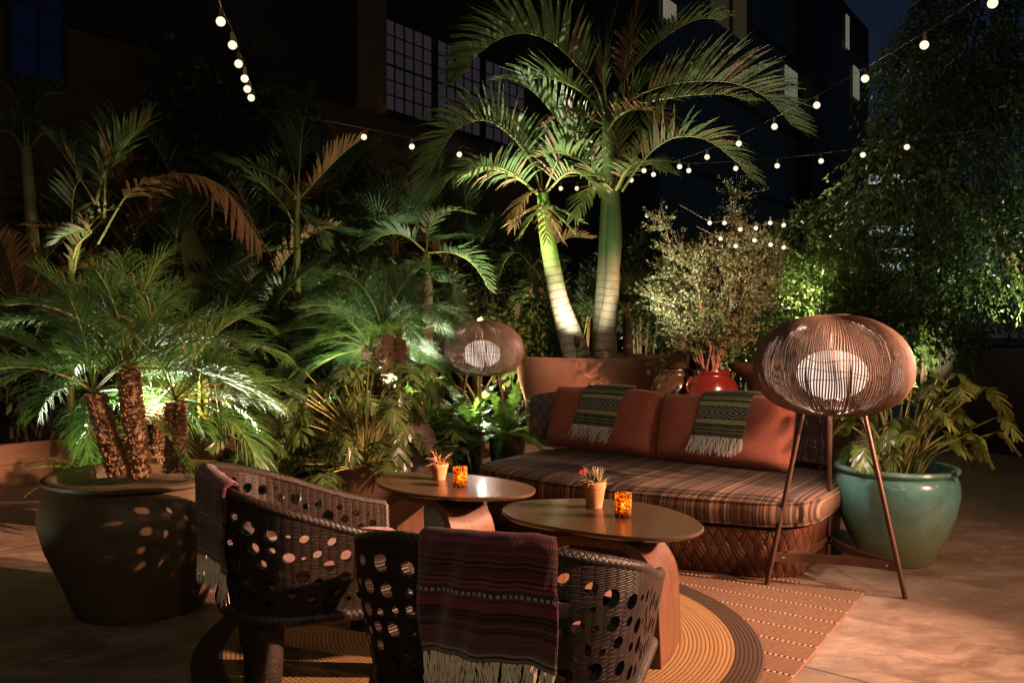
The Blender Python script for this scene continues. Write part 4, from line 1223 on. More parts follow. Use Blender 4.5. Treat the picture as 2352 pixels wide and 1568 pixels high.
def pygmy_crown(root, top, n, L, seed, th=(2, 112), nl=58, leafL=.25):
    random.seed(seed)
    for i in range(n):
        u = (i+.5)/n; a = i*2.39996+random.uniform(-.3, .3)
        t0 = th[0]+(th[1]-th[0])*u**.85+random.uniform(-8, 8)
        if math.sin(a) < -.35 and t0 > 58: continue
        if top.y > 5.5 and math.cos(a) > .35 and t0 > 48 and math.sin(a) < .6: continue
        path = arch(top, a, t0, (random.uniform(65, 110)*(1-.4*u) if i > 6 else random.uniform(20, 55)), L*random.uniform(.85, 1.15)*(1-.15*u)*(.72 if i < 7 else 1), 9, 1.4, random.uniform(-.4, .4))
        add_frond(root, path, M['pygmy'], M['king_rachis'], n=nl, L=leafL, w=.0056, vang=random.uniform(8, 40), fwd=48, droop=.75, start=.27, jit=.16, tip=.5, rmax=.0055, rmin=.001, seg=3, baseL=.6)
pygmy_crown(pyg, P(294, 845, 3.9), 22, .74, 3, (0, 94))
pygmy_crown(pyg, P(216, 900, 3.9), 17, .70, 4, (12, 108))
pygmy_crown(pyg, P(402, 918, 4.08), 16, .66, 5, (10, 108))
pygmy_crown(pyg, P(358, 922, 4.26), 12, .64, 6, (5, 100))
# ================================================================ second dwarf date palm in the grey stone pot
sp = P(893, 965, 6.3); sp.z = 0
prof = [(0, 0), (.24, 0), (.25, .01), (.31, .14), (.352, .32), (.358, .43), (.335, .53), (.29, .585), (.285, .6), (.30, .615), (.30, .63), (.275, .632), (.262, .61), (.25, .57), (0, .56)]
planter('stone_pot', 'round rough grey stone pot behind the farther low table', 'pot', sp, prof, M['stone_pot'], .575, .25, wob=.008)
pg2 = thing('date_palm', 'dense feathery dwarf date palm in the grey stone pot', 'palm', sp+V((0, 0, .57)))
tops = [P(850, 800, 6.25), P(915, 780, 6.4), P(880, 770, 6.15)]
for i, tp in enumerate(tops):
    b0 = sp + V(((tp.x-sp.x)*.4, (tp.y-sp.y)*.4, .57)); b = MB(); ps = jagged_trunk(b, [b0, (b0+tp)/2+V((.01, 0, 0)), tp], .06, .055); tk = b.build('trunk', M['bark'], pg2, world=True, smooth=False)
    f = MB(); boots(f, ps, .058, .053, 700, .036); f.build('leaf_bases', M['fibre'], tk, world=True, smooth=False)
pygmy_crown(pg2, tops[0], 34, .74, 13, (5, 112), 58, .24)
pygmy_crown(pg2, tops[1], 34, .72, 14, (5, 112), 58, .24)
pygmy_crown(pg2, tops[2], 28, .76, 15, (0, 95), 58, .24)
# ================================================================ big drum planter and the king palm
dc = V(((1372-CX)/F*9.45, 9.45, 0))
dp = thing('drum_planter', 'wide plastered drum planter with hairline cracks behind the sofa', 'planter', dc)
b = MB(); b.lathe([(0, 0), (.50, 0), (.52, .01), (.66, .25), (.80, .5), (.875, .72), (.90, .9), (.90, .985), (.893, .995), (.83, .995), (.825, .985), (.82, .9), (0, .9)], 96); b.build('drum', M['drum'], dp, angle=50)
b = MB(); b.lathe([(0, .955), (.4, .95), (.822, .94)], 48, wob=.02); b.build('soil', M['soil'], dp)
kp = thing('king_palm', 'twin-trunk king palm with green crownshafts in the drum planter', 'palm', dc+V((0, 0, .95)))
D0 = 9.35
def trunk_px(pts, radii, m, name='trunk'):
    pp = cr([P(*q) for q in pts], 6); n = len(pp); rad = []
    for i in range(n):
        f = i/(n-1)*(len(radii)-1); k = min(int(f), len(radii)-2); rad.append(radii[k]+(radii[k+1]-radii[k])*(f-k))
    b = MB(); b.tube(pp, rad, 20); return b.build(name, m, kp, world=True, angle=60)
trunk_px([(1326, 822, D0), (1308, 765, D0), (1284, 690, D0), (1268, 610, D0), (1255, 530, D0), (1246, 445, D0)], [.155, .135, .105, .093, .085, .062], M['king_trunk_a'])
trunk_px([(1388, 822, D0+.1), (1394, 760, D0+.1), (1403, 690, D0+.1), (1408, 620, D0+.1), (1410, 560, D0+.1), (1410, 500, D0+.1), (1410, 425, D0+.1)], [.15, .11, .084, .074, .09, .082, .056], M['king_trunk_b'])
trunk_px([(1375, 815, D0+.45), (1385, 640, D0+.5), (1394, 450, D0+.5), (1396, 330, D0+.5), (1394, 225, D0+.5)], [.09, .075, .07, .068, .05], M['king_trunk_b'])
kk = dict(n=44, L=.62, w=.031, vang=48, fwd=62, droop=.36, start=.22, jit=.05, tip=.45, rmin=.004, rmax=.017, seg=3)
def kf(pts, **kw):
    q = dict(kk); q.update(kw); m = q.pop('m', 'king'); rm = q.pop('rm', 'king_rachis')
    return add_frond(kp, cr([P(*p) for p in pts], 5), M[m], M[rm], **q)
random.seed(21)
# left crown
kf([(1246, 450, D0), (1215, 362, D0-.05), (1160, 300, D0-.15), (1105, 276, D0-.3), (1045, 300, D0-.45), (1000, 372, D0-.55), (975, 430, D0-.6)], n=40, L=.58, vang=52)
kf([(1243, 455, D0), (1190, 410, D0-.2), (1120, 385, D0-.4), (1050, 392, D0-.6), (985, 440, D0-.7)], L=.46, vang=-10, droop=.9, n=34, jit=.1)
kf([(1248, 448, D0), (1285, 360, D0-.2), (1320, 305, D0-.35), (1345, 300, D0-.5)], L=.42, vang=35, n=22)
kf([(1250, 448, D0), (1300, 400, D0-.3), (1345, 405, D0-.55), (1380, 450, D0-.7)], L=.38, vang=20, n=22, droop=.5)
kf([(1243, 452, D0), (1180, 400, D0-.5), (1120, 380, D0-.9), (1060, 400, D0-1.2)], L=.48, vang=30, n=30)
kf([(1246, 448, D0), (1240, 380, D0+.3), (1210, 310, D0+.7), (1160, 270, D0+1.1)], L=.5, vang=35, n=28)
kf([(1246, 452, D0), (1225, 440, D0-.15), (1195, 470, D0-.25), (1180, 520, D0-.3)], L=.30, vang=10, n=14, droop=.6, m='king_dry')
for a, dx, dy in ((0, 75, 85), (1, 45, 105), (2, -55, 95), (3, -90, 62), (4, 95, 52), (5, 8, 100)):
    kf([(1248, 462, D0-.04), (1248+dx*.4, 470+dy*.25, D0-.15), (1248+dx, 470+dy*.8, D0-.2)], L=.22, vang=10, n=9, start=.1, droop=.5, w=.03, rmax=.008, m='king_dry' if a % 2 else 'king')
# right crown
D1 = D0+.05
kf([(1404, 440, D1), (1372, 385, D1-.1), (1329, 332, D1-.2), (1280, 272, D1-.3), (1235, 220, D1-.35), (1196, 190, D1-.4)], n=40, L=.52, vang=40, fwd=66)
kf([(1428, 440, D1), (1465, 385, D1-.1), (1508, 338, D1-.2), (1560, 314, D1-.35), (1625, 322, D1-.45), (1690, 370, D1-.5), (1722, 408, D1-.5)], n=42, L=.55, vang=28, rm='king_rachis')
kf([(1422, 432, D1), (1452, 370, D1), (1492, 320, D1+.1), (1520, 250, D1+.15), (1545, 205, D1+.15)], L=.42, vang=35, n=30)
kf([(1400, 440, D1), (1350, 380, D1-.4), (1290, 350, D1-.8), (1230, 360, D1-1.0)], L=.50, vang=25, n=30)
kf([(1415, 436, D1), (1440, 390, D1-.5), (1480, 370, D1-.9), (1530, 395, D1-1.2)], L=.40, vang=15, n=26, droop=.5)
kf([(1412, 430, D1), (1420, 350, D1+.2), (1400, 280, D1+.5), (1370, 230, D1+.7)], L=.45, vang=40, n=28)
kf([(1406, 436, D1), (1385, 420, D1-.2), (1350, 440, D1-.35), (1320, 500, D1-.45)], L=.35, vang=5, n=18, droop=.7)
# tall rear crown
D2 = D0+.45
kf([(1388, 262, D2), (1370, 205, D2-.15), (1325, 150, D2-.3), (1272, 100, D2-.4), (1212, 77, D2-.5), (1150, 88, D2-.6), (1090, 132, D2-.65), (1062, 175, D2-.7)], n=50, L=.72, vang=58, w=.046)
kf([(1394, 250, D2), (1385, 160, D2-.1), (1398, 80, D2-.1), (1415, 20, D2-.1)], L=.42, vang=12, fwd=18, n=26, start=.15)
kf([(1404, 262, D2), (1428, 180, D2+.1), (1450, 80, D2+.15), (1468, -10, D2+.15), (1480, -90, D2+.15)], n=40, L=.55, vang=8, m='king_dry', rm='fibre', fwd=50)
kf([(1402, 270, D2), (1455, 225, D2), (1530, 196, D2-.05), (1610, 186, D2-.1), (1690, 192, D2-.2), (1760, 225, D2-.25), (1822, 290, D2-.3)], n=50, L=.72, vang=50, w=.035)
kf([(1402, 280, D2), (1470, 240, D2-.2), (1560, 222, D2-.4), (1650, 216, D2-.55), (1728, 232, D2-.6)], L=.40, vang=20, n=34, m='king')
kf([(1398, 255, D2), (1450, 160, D2+.3), (1520, 90, D2+.6), (1600, 45, D2+.8), (1660, 45, D2+.9)], L=.55, vang=35, n=36)
kf([(1400, 285, D2), (1450, 250, D2-.3), (1500, 255, D2-.6), (1540, 300, D2-.8)], L=.42, vang=15, n=26, m='king_dry')
kf([(1384, 270, D2), (1340, 215, D2+.3), (1260, 180, D2+.6), (1160, 190, D2+.8)], L=.55, vang=30, n=32)
kf([(1386, 285, D2), (1350, 270, D2-.2), (1300, 262, D2-.3), (1250, 285, D2-.3)], L=.34, vang=10, n=22, m='king_dry')
kf([(1396, 300, D2), (1420, 265, D2-.2), (1465, 210, D2-.25), (1500, 170, D2-.2)], L=.40, vang=30, n=24)
# spotlight staked in the planter
def spotlight(p, label, aim, energy, col, size, blend=.6, soft=.03, body=True):
    if body:
        t = thing('garden_spotlight', label, 'spotlight', p)
        d = (V(aim)-V(p)).normalized(); q = V((0, 0, .10))
        b = MB(); b.tube([q, q+d*.03, q+d*.10, q+d*.105], [.022, .03, .038, .032], 14); b.build('lamp_head', M['blackmetal'], t, angle=40)
        b = MB(); b.tube([(0, 0, -.03), (0, 0, .08), q], .007, 6); b.build('stake', M['blackmetal'], t)
        p = V(p) + V((0, 0, .10)) + d*.125
    ld = bpy.data.lights.new('spot', 'SPOT'); ld.energy = energy; ld.color = col; ld.spot_size = math.radians(size); ld.spot_blend = blend; ld.shadow_soft_size = soft
    lo = bpy.data.objects.new('spot_light', ld); COL.objects.link(lo); lo.location = p
    lo.rotation_euler = (V(aim)-V(p)).to_track_quat('-Z', 'Y').to_euler()
    return lo
# ================================================================ jars, shrub and the little table behind the sofa
def jar(c, k, m, label, handle=False):
    t = thing('glazed_jar', label, 'jar', c)
    b = MB(); z = k
    b.lathe([(0, 0), (.13, 0), (.14, .02), (.19, z-.42), (.225, z-.22), (.222, z-.14), (.185, z-.075), (.150, z-.055), (.148, z-.035), (.158, z-.012), (.155, z), (.138, z), (.13, z-.03), (.13, z-.10), (0, z-.11)], 40, wob=.004); b.build('jar_body', m, t, angle=60)
    if handle:
        h = MB(); pts = [V((-.19 - .055*math.sin(PI*i/16), -.09-.03*math.sin(PI*i/16), z-.055-.15*i/16)) for i in range(17)]
        h.tube(pts, .012, 8); h.build('handle', m, t)
    return t
redc = V(((1635-CX)/F*7.4, 7.4, 0)); drkc = V(((1552-CX)/F*7.75, 7.75, 0))
jar(redc, .935, M['red_jar'], 'glossy red glazed jar with a loop handle holding the grey-green shrub', True)
jar(drkc, .93, M['dark_jar'], 'dark bronze glazed jar beside the red one')
sh = thing('shrub', 'airy grey-green small-leaved shrub growing from the red jar', 'shrub', redc+V((0, 0, .83)))
random.seed(31)
stems = MB(); tw_s, tw_d = [], []
base = redc+V((-.02, 0, .83))
for i in range(42):
    a = random.uniform(0, 2*PI); sp_ = random.random()**.6
    end = base + V((math.cos(a)*.66*sp_+.02, math.sin(a)*.5*sp_, random.uniform(.8, 1.95)*(1-.30*sp_*sp_)))
    b0 = base + V((random.uniform(-.06, .06), random.uniform(-.06, .06), 0))
    mid = b0.lerp(end, .45)+V((math.cos(a)*.05, math.sin(a)*.05, .05)); pts = cr([b0, b0.lerp(mid, .5)+V((-.02*math.cos(a), 0, .03)), mid, end], 4)
    n = len(pts); stems.tube(pts, [.010*(1-.88*k/(n-1)) for k in range(n)], 5)
    for q in range(32):
        f = 1-random.random()**2.1*.66; k = int(f*(n-1)); p = pts[k]
        d = V((random.gauss(0, .55)+math.cos(a)*.35, random.gauss(0, .55)+math.sin(a)*.35, random.uniform(.0, 1.0)))
        tw_s.append(tuple(p)); tw_d.append(tuple(d))
stems.build('stems', M['red_twig'], sh, world=True)
pos, dr_ = sprays(tw_s, tw_d, 18, .22, .12, .7, .010, .25)
leaf_cloud('foliage', sh, pos, dr_, .036, .017, M['shrub'])
# block with a glass lantern and blooms
bl = P(1549, 830, 8.3); bl.z = 0
pd = thing('pedestal', 'brown square wooden pedestal standing behind the dark jar', 'pedestal', bl)
b = MB(); b.box((-.10, -.10, 0), (.10, .10, 1.035)); b.build('block', M['timber'], pd, smooth=False, bevel=.006)
b = MB(); b.box((-.115, -.115, 1.037), (.115, .115, 1.06)); b.build('cap', M['timber'], pd, smooth=False, bevel=.005)
def _glass():
    k = NT('clear_glass'); g = k.n('ShaderNodeBsdfGlossy'); k.put(g.inputs[0], (.8,.8,.7)); g.inputs[1].default_value = .06
    t = k.n('ShaderNodeBsdfTransparent'); k.put(t.inputs[0], (.85,.82,.7)); fr_ = k.n('ShaderNodeLayerWeight'); fr_.inputs[0].default_value = .28
    return k.done(k.mixs(k.math('MULTIPLY_ADD', fr_.outputs[1], .8, .04), t.outputs[0], g.outputs[0]))
M['glass'] = _glass()
gl = thing('hurricane_glass', 'clear glass candle cylinder standing on the wooden pedestal', 'candle holder', bl+V((0, 0, 1.061)))
b = MB(); b.lathe([(0, 0), (.072, 0), (.075, .006), (.075, .235), (.07, .235), (.07, .012), (0, .012)], 32); b.build('cylinder', M['glass'], gl, angle=40)
b = MB(); b.lathe([(0, .013), (.028, .013), (.028, .09), (0, .092)], 16); b.build('candle', M['wax'], gl)
fp = thing('flower_spray', 'cream blooms and small leaves beside the dark jar and pedestal', 'flowers', P(1510, 845, 8.0)*1.0)
q0 = wloc(fp); f = MB(); s_ = MB(); random.seed(5)
pp_, dd_ = [], []
for i in range(22):
    e = q0+V((random.uniform(-.09, .13), random.uniform(-.1, .05), random.uniform(-.05, .17)))
    s_.tube([q0+V((0, 0, -.1)), (q0+e)/2+V((0, -.02, .02)), e], .0025, 4)
    for k in range(9): pp_.append(tuple(e+V((random.gauss(0, .025), random.gauss(0, .025), random.gauss(0, .025))))); dd_.append((random.gauss(0, 1), random.gauss(0, 1), random.gauss(0, 1)))
    if i < 7:
        for k in range(12):
            a = 2*PI*k/12; leaf_strip(f, e, V((math.cos(a), -.4, math.sin(a))).normalized(), V((0, 1, 0)), .028, .016, .1, 2)
f.build('blooms', M['flower_cream'], fp, world=True, smooth=False); s_.build('stems', M['stalk'], fp, world=True)
leaf_cloud('foliage', fp, pp_, dd_, .03, .016, M['philo_gold'])
bw = P(1745, 845, 8.4); bw.z = 0
t = thing('bowl_planter', 'wide brown shallow bowl on a foot, low behind the shrub', 'planter', bw)
b = MB(); b.lathe([(0, 0), (.16, 0), (.14, .04), (.09, .3), (.09, .72), (.14, .80), (.26, .87), (.29, .93), (.285, .955), (.26, .955), (.24, .93), (0, .90)], 40); b.build('bowl', M['table_leg'], t, angle=60)
b = MB(); b.lathe([(0, .935), (.245, .925)], 24, wob=.02); b.build('soil', M['soil'], t)
# ================================================================ teal pot and philodendron
tcn = V(((2058-CX)/F*4.80, 4.80, 0))
prof = [(0, 0), (.195, 0), (.205, .01), (.27, .14), (.325, .28), (.345, .38), (.342, .44), (.326, .485), (.318, .492), (.335, .5), (.345, .514), (.341, .527), (.325, .533), (.308, .527), (.302, .5), (.295, .44), (0, .43)]
prof = [(r_*.95, z_) for r_, z_ in prof]
planter('teal_pot', 'glossy teal and olive glazed pot behind the standing lamp legs', 'pot', tcn, prof, M['teal'], .455, .295)
ph = thing('philodendron', 'golden-lit lobed philodendron with long stalks in the teal pot', 'plant', tcn+V((0, 0, .45)))
random.seed(41)
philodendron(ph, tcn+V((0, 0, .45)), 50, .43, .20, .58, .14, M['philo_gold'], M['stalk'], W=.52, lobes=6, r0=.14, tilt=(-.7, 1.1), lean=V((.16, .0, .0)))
# lance-shaped old leaves hanging
# ================================================================ brown pot between sofa and teal pot
bpc = V((1.99, 5.62, 0))
planter('tall_brown_pot', 'tapering dark brown pot between the sofa end and the teal pot', 'pot', bpc, [(0, 0), (.10, 0), (.11, .01), (.15, .15), (.195, .33), (.215, .43), (.222, .45), (.215, .46), (.195, .45), (.18, .40), (0, .39)], M['brown_pot'], .40, .18, 36)
gp = thing('strap_plant', 'dark arching strap-leaf plant in the dark brown pot', 'plant', bpc+V((0, 0, .4)))
random.seed(44); b = MB()
for i in range(46):
    pts = arch(bpc+V((random.uniform(-.05, .05), random.uniform(-.05, .05), .4)), random.uniform(0, 2*PI), random.uniform(5, 50), random.uniform(30, 110), random.uniform(.3, .55), 7)
    wv = .013
    for k in range(7):
        a, c = pts[k], pts[k+1]; t_ = (c-a).normalized(); s = t_.cross(V((0, 0, 1)));
        s = s.normalized() if s.length > .05 else V((1, 0, 0)); w0 = wv*(1-k/7)**.5; w1 = wv*(1-(k+1)/7)**.5
        b.add([a-s*w0, a+s*w0, c+s*w1, c-s*w1], [(0, 1, 2, 3)])
b.build('foliage', M['dark_leaf'], gp, world=True, smooth=False)
# ================================================================ dark leafy pot beside the farther table
lpc = V(((835-CX)/F*5.6, 5.6, 0))
planter('leafy_pot', 'plain brown pot under dark lobed leaves by the farther table', 'pot', lpc, [(0, 0), (.13, 0), (.14, .01), (.185, .15), (.215, .33), (.222, .40), (.23, .41), (.23, .43), (.21, .435), (.20, .40), (0, .38)], M['brown_pot'], .395, .2, 40)
p1 = thing('philodendron', 'dark glossy lobed philodendron in the brown pot by the farther table', 'plant', lpc+V((0, 0, .4)))
random.seed(51)
philodendron(p1, lpc+V((0, 0, .40)), 84, .66, .02, .66, .17, M['philo'], M['stalk'], W=.52, lobes=5, r0=.09, tilt=(-.6, 1.2))
lp2 = V(((640-CX)/F*5.75, 5.75, 0))
planter('low_bronze_pot', 'low brown pot among leaves behind the side-turned armchair', 'pot', lp2, [(0, 0), (.12, 0), (.13, .01), (.17, .12), (.19, .26), (.195, .3), (.18, .31), (.17, .28), (0, .26)], M['brown_pot'], .27, .17, 36)
p2 = thing('philodendron', 'olive lobed philodendron behind the side-turned armchair', 'plant', lp2+V((0, 0, .27)))
philodendron(p2, lp2+V((0, 0, .27)), 54, .54, .02, .54, .16, M['philo'], M['stalk'], W=.42, lobes=7, r0=.08, tilt=(-.6, 1.2))
# ================================================================ ferns
def fern(p, label, n, L, seed, leafL=.085, nl=34, th=(15, 95)):
    random.seed(seed); t = thing('fern', label, 'fern', p)
    pinnate(t, V(p), n, L, leafL, .019, nl, M['fern'], M['stalk'], th=th, bend=(50, 90), droop=.1, vang=4, fwd=82, jit=.05, tip=.12, start=.08, rmax=.003, seg=2, baseL=.7)
    return t
def gp_(px, d, z=0): q = P(px, HY, d); q.z = z; return q
fern(gp_(1075, 7.5, .42), 'bright green sword fern under the lantern lamp by the sofa', 24, .62, 61)
fern(gp_(1165, 7.25, .40), 'bright green sword fern against the sofa back corner', 22, .60, 62)
fern(gp_(1010, 7.1, .40), 'sword fern beside the grey stone pot', 18, .55, 63)
fern(gp_(205, 5.6, .3), 'sword fern peeping out behind the big stoneware pot', 16, .5, 64)
fern(gp_(690, 6.2, .25), 'ragged fern low beside the timber bed', 18, .5, 65)
fern(gp_(560, 5.6, .22), 'fern close behind the side-turned armchair', 18, .48, 66)
for (px, d, z, lab) in ((1075, 7.5, .42, 'small dark pot under the fern below the lantern lamp'), (1165, 7.25, .40, 'small dark pot under the fern at the sofa corner'), (1010, 7.1, .40, 'small dark pot under the fern beside the stone pot')):
    planter('fern_pot', lab, 'pot', gp_(px, d), [(0, 0), (.11, 0), (.12, .01), (.16, z-.05), (.165, z), (.15, z+.005), (.145, z-.03), (0, z-.04)], M['brown_pot'], z-.03, .14, 28)
for (px, d, z, lab) in ((205, 5.6, .3, 'small dark pot behind the big stoneware pot'), (690, 6.2, .25, 'small dark pot near the timber bed'), (560, 5.6, .22, 'small dark pot behind the side-turned armchair')):
    planter('fern_pot', lab, 'pot', gp_(px, d), [(0, 0), (.11, 0), (.12, .01), (.16, z-.05), (.165, z), (.15, z+.005), (.145, z-.03), (0, z-.04)], M['brown_pot'], z-.03, .14, 28)
# ================================================================ right: dark drum with a weeping fig
dd = V(((2400-CX)/F*9.4, 9.4, 0))
t = thing('dark_planter', 'huge dark brown drum planter under the weeping fig tree', 'planter', dd)
b = MB(); b.lathe([(0, 0), (1.0, 0), (1.02, .01), (1.16, .5), (1.22, 1.0), (1.22, 1.085), (1.20, 1.09), (1.14, 1.09), (1.13, 1.0), (0, .98)], 72); b.build('drum', M['dark_drum'], t, angle=50)
b = MB(); b.lathe([(0, 1.05), (1.13, 1.04)], 40, wob=.02); b.build('soil', M['soil'], t)
fg = thing('fig_tree', 'large weeping fig tree with small dark leaves rising on the right', 'tree', dd+V((-.05, 0, 1.04)))
random.seed(71); tb = MB(); TP = dd+V((-.10, -.1, 1.02))
limbs = []
for (dx, dy, dz, r) in ((-.05, 0, 2.6, .12), (-.75, -.2, 2.0, .06), (.5, .1, 2.4, .07), (-.35, -.5, 1.6, .045), (.2, .5, 2.2, .06), (-1.2, .1, 2.6, .05)):
    e = TP+V((dx, dy, dz)); pts = cr([TP+V((dx*.06, dy*.06, 0)), TP+V((dx*.25+random.uniform(-.06, .06), dy*.25, dz*.3)), TP+V((dx*.6, dy*.6, dz*.65)), e], 6)
    n = len(pts); tb.tube(pts, [r*(1-.7*k/(n-1)) for k in range(n)], 9); limbs.append(pts)
tb.build('trunk', M['bark'], fg, world=True)
def ficus(root, blobs, n, per=16, L=.065, W=.028, m='ficus', length=.34, droop=.9, shell=.5, spread=.55):
    p, u = blob_points(blobs, n, shell); d = u*.7 + np.array([0, 0, .15]) + RNG.normal(size=u.shape)*.35
    pos, dv = sprays(p, d, per, length, droop, spread, .02)
    return leaf_cloud('crown', root, pos, dv, L, W, M[m])
def bp(px, py, d, rx, ry, rz): q = P(px, py, d); return (q.x, q.y, q.z, rx, ry, rz)
ficus(fg, [bp(2300, 60, 9.2, 1.0, .8, .75), bp(2190, 180, 9.0, .75, .7, .6), bp(2150, 330, 8.8, .65, .6, .55), bp(2290, 330, 8.9, .85, .8, .8), bp(2060, 420, 8.7, .5, .5, .38), bp(2010, 455, 8.8, .35, .4, .25),
           bp(2330, 560, 9.0, .75, .8, .6), bp(2200, 560, 8.7, .6, .6, .55), bp(2165, 680, 8.8, .45, .45, .4), bp(2060, 330, 9.0, .28, .3, .3), bp(2120, 120, 9.1, .35, .35, .35), bp(2230, 700, 9.3, .5, .4, .35), bp(2110, 480, 9.1, .4, .4, .3)], 3000, 13)
# ================================================================ hedge shrubs on the right of centre
hg = thing('hedge_shrub', 'tall dense leafy hedge shrub lit green at its foot, right of the grey shrub', 'shrub', gp_(1890, 10.2, 0))
ficus(hg, [bp(1880, 560, 10.2, .55, .5, .45), bp(1920, 650, 10.1, .55, .5, .5), bp(1850, 690, 9.9, .40, .4, .45), bp(1960, 540, 10.4, .45, .4, .4), bp(1880, 770, 10.0, .5, .45, .45)], 1500, 13, .05, .022, 'hedge', .26, .5, .4)
tb = MB()
for i in range(7): a = random.uniform(0, 6.28); g0 = gp_(1890, 10.2, 0); tb.tube(cr([g0+V((.08*math.cos(a), .08*math.sin(a), 0)), g0+V((.2*math.cos(a), .2*math.sin(a), .8)), g0+V((.42*math.cos(a), .35*math.sin(a), 1.7))], 4), [.02]*4+[.014]*5, 6)
tb.build('stems', M['bark'], hg, world=True)
def bush(px, py, d, rx, rz, label, n, m='dark_leaf', L=.07, W=.03, seed=0, per=11):
    q = P(px, py, d); g0 = V((q.x, q.y, 0)); t = thing('shrub', label, 'shrub', g0)
    ficus(t, [(q.x, q.y, q.z, rx, rx*.8, rz), (q.x+rx*.5, q.y+.1, q.z-rz*.4, rx*.7, rx*.6, rz*.7), (q.x-rx*.5, q.y, q.z-rz*.3, rx*.7, rx*.6, rz*.7)], n, per, L, W, m, .3, .5, .4, .6)
    tb = MB()
    for i in range(6):
        a = random.uniform(0, 6.28); tb.tube(cr([g0+V((.05*math.cos(a), .05*math.sin(a), 0)), g0+V((rx*.3*math.cos(a), rx*.3*math.sin(a), q.z*.5)), V((q.x+rx*.6*math.cos(a), q.y+rx*.5*math.sin(a), q.z+rz*.3))], 4), [.016]*9, 5)
    tb.build('stems', M['bark'], t, world=True)
bush(2105, 735, 9.6, .38, .30, 'low broad-leaved bush at the edge of the dark drum planter', 260, 'hedge', .12, .06)
bush(2030, 680, 11.5, .7, .6, 'dark shrub between the hedge shrub and the fig tree', 700)
bush(1470, 640, 10.8, .55, .55, 'dark shrub between the king palm and the grey shrub', 520, 'dark_leaf')
bush(1180, 690, 10.6, .6, .55, 'dark small-leaved shrub behind the lantern lamp', 620, 'dark_leaf', .05, .022)
bush(1060, 640, 11.5, .8, .6, 'dark broad-leaved shrub behind the far fan palm', 520, 'dark_leaf', .12, .05)
bush(760, 700, 10.0, .8, .5, 'dark undergrowth shrub behind the dense date palm', 620, 'dark_leaf', .07, .03)
bush(590, 640, 10.0, .7, .6, 'dark shrub below the paddle leaves', 520, 'dark_leaf', .09, .04)
bush(330, 700, 9.4, .9, .5, 'dark shrub far behind the big stoneware pot', 640, 'dark_leaf', .07, .03)
bush(1690, 700, 10.5, .6, .5, 'dark shrub behind the grey shrub and the red jar', 520, 'dark_leaf', .06, .026)
bush(1745, 790, 9.2, .35, .22, 'bronze low bush beside the wide bowl', 300, 'hedge', .04, .02)
# dark tree at the upper left
dt = thing('street_tree', 'dark leafy tree before the warehouse wall at the upper left', 'tree', gp_(480, 11.0, 0))
tb = MB(); g0 = gp_(480, 11.0, 0)
for (dx, dz, r) in ((0, 3.6, .08), (-.5, 3.2, .05), (.55, 3.0, .05)): tb.tube(cr([g0, g0+V((dx*.3, 0, dz*.4)), g0+V((dx, 0, dz))], 6), [r*(1-.6*k/12) for k in range(13)], 8)
tb.build('trunk', M['bark'], dt, world=True)
ficus(dt, [bp(480, 230, 11, .6, .6, .55), bp(420, 330, 10.8, .6, .6, .6), bp(560, 330, 10.9, .6, .6, .6), bp(500, 420, 10.7, .7, .6, .5), bp(390, 140, 11, .25, .25, .3), bp(590, 150, 11.1, .22, .25, .35), bp(380, 450, 10.6, .5, .5, .5), bp(650, 300, 11.3, .5, .5, .5), bp(730, 400, 11.6, .6, .5, .45), bp(820, 470, 11.9, .6, .5, .45)], 1900, 12, .085, .036, 'ficus')
# ================================================================ palms on the left
def small_king(root, crown, n, L, seed, leafL=.34, m='far_palm', th=(8, 80), w=.03, nl=28):
    random.seed(seed)
    for i in range(n):
        path = arch(crown, i*2.39996+seed, th[0]+(th[1]-th[0])*(i+.5)/n, random.uniform(45, 85), L*random.uniform(.85, 1.1), 10, 1.5, random.uniform(-.3, .3))
        add_frond(root, path, M[m], M['stalk'], n=nl, L=leafL, w=w, vang=35, fwd=58, droop=.4, start=.25, jit=.07, tip=.4, rmax=.012, rmin=.002)
def px_palm(name, label, base, pts, radii, mt='thin_trunk'):
    t = thing(name, label, 'palm', base); b = MB(); pp = cr([P(*q) for q in pts], 6); n = len(pp)
    b.tube([V(base)]+pp, [radii[0]]+[radii[0]+(radii[1]-radii[0])*k/(n-1) for k in range(n)], 12); b.build('trunk', M[mt], t, world=True); return t
def pf(root, pts, m='far_palm', **kw):
    q = dict(n=30, L=.40, w=.032, vang=38, fwd=58, droop=.3, start=.22, jit=.06, tip=.4, rmin=.003, rmax=.012); q.update(kw)
    return add_frond(root, cr([P(*p) for p in pts], 5), M[m], M['stalk'], **q)
random.seed(81)
t = px_palm('slender_palm', 'slim ringed palm trunk at the far left edge before the ochre wall', gp_(80, 8.6, .27), [(78, 600, 8.6), (72, 500, 8.6), (64, 400, 8.6), (60, 340, 8.6)], (.062, .05))
pf(t, [(60, 360, 8.6), (40, 320, 8.6), (10, 300, 8.5), (-40, 330, 8.4)]); pf(t, [(60, 355, 8.6), (50, 270, 8.6), (20, 200, 8.6), (-30, 180, 8.6)]); pf(t, [(62, 355, 8.6), (70, 280, 8.7), (100, 220, 8.8), (150, 215, 8.9)]); pf(t, [(62, 355, 8.6), (95, 310, 8.3), (140, 320, 8.0), (180, 380, 7.9)])
t = px_palm('slender_palm', 'young feather palm with bright lit fronds left of the big stoneware pot', gp_(162, 7.2, .27), [(162, 690, 7.2), (164, 600, 7.2), (166, 520, 7.2)], (.03, .022), 'king_rachis')
pf(t, [(166, 560, 7.2), (168, 450, 7.2), (190, 400, 7.2)], n=10, L=.3)
pf(t, [(220, 470, 7.3), (190, 420, 7.25), (150, 360, 7.2), (110, 312, 7.2)], 'king', n=18, L=.36, vang=30, start=.35)
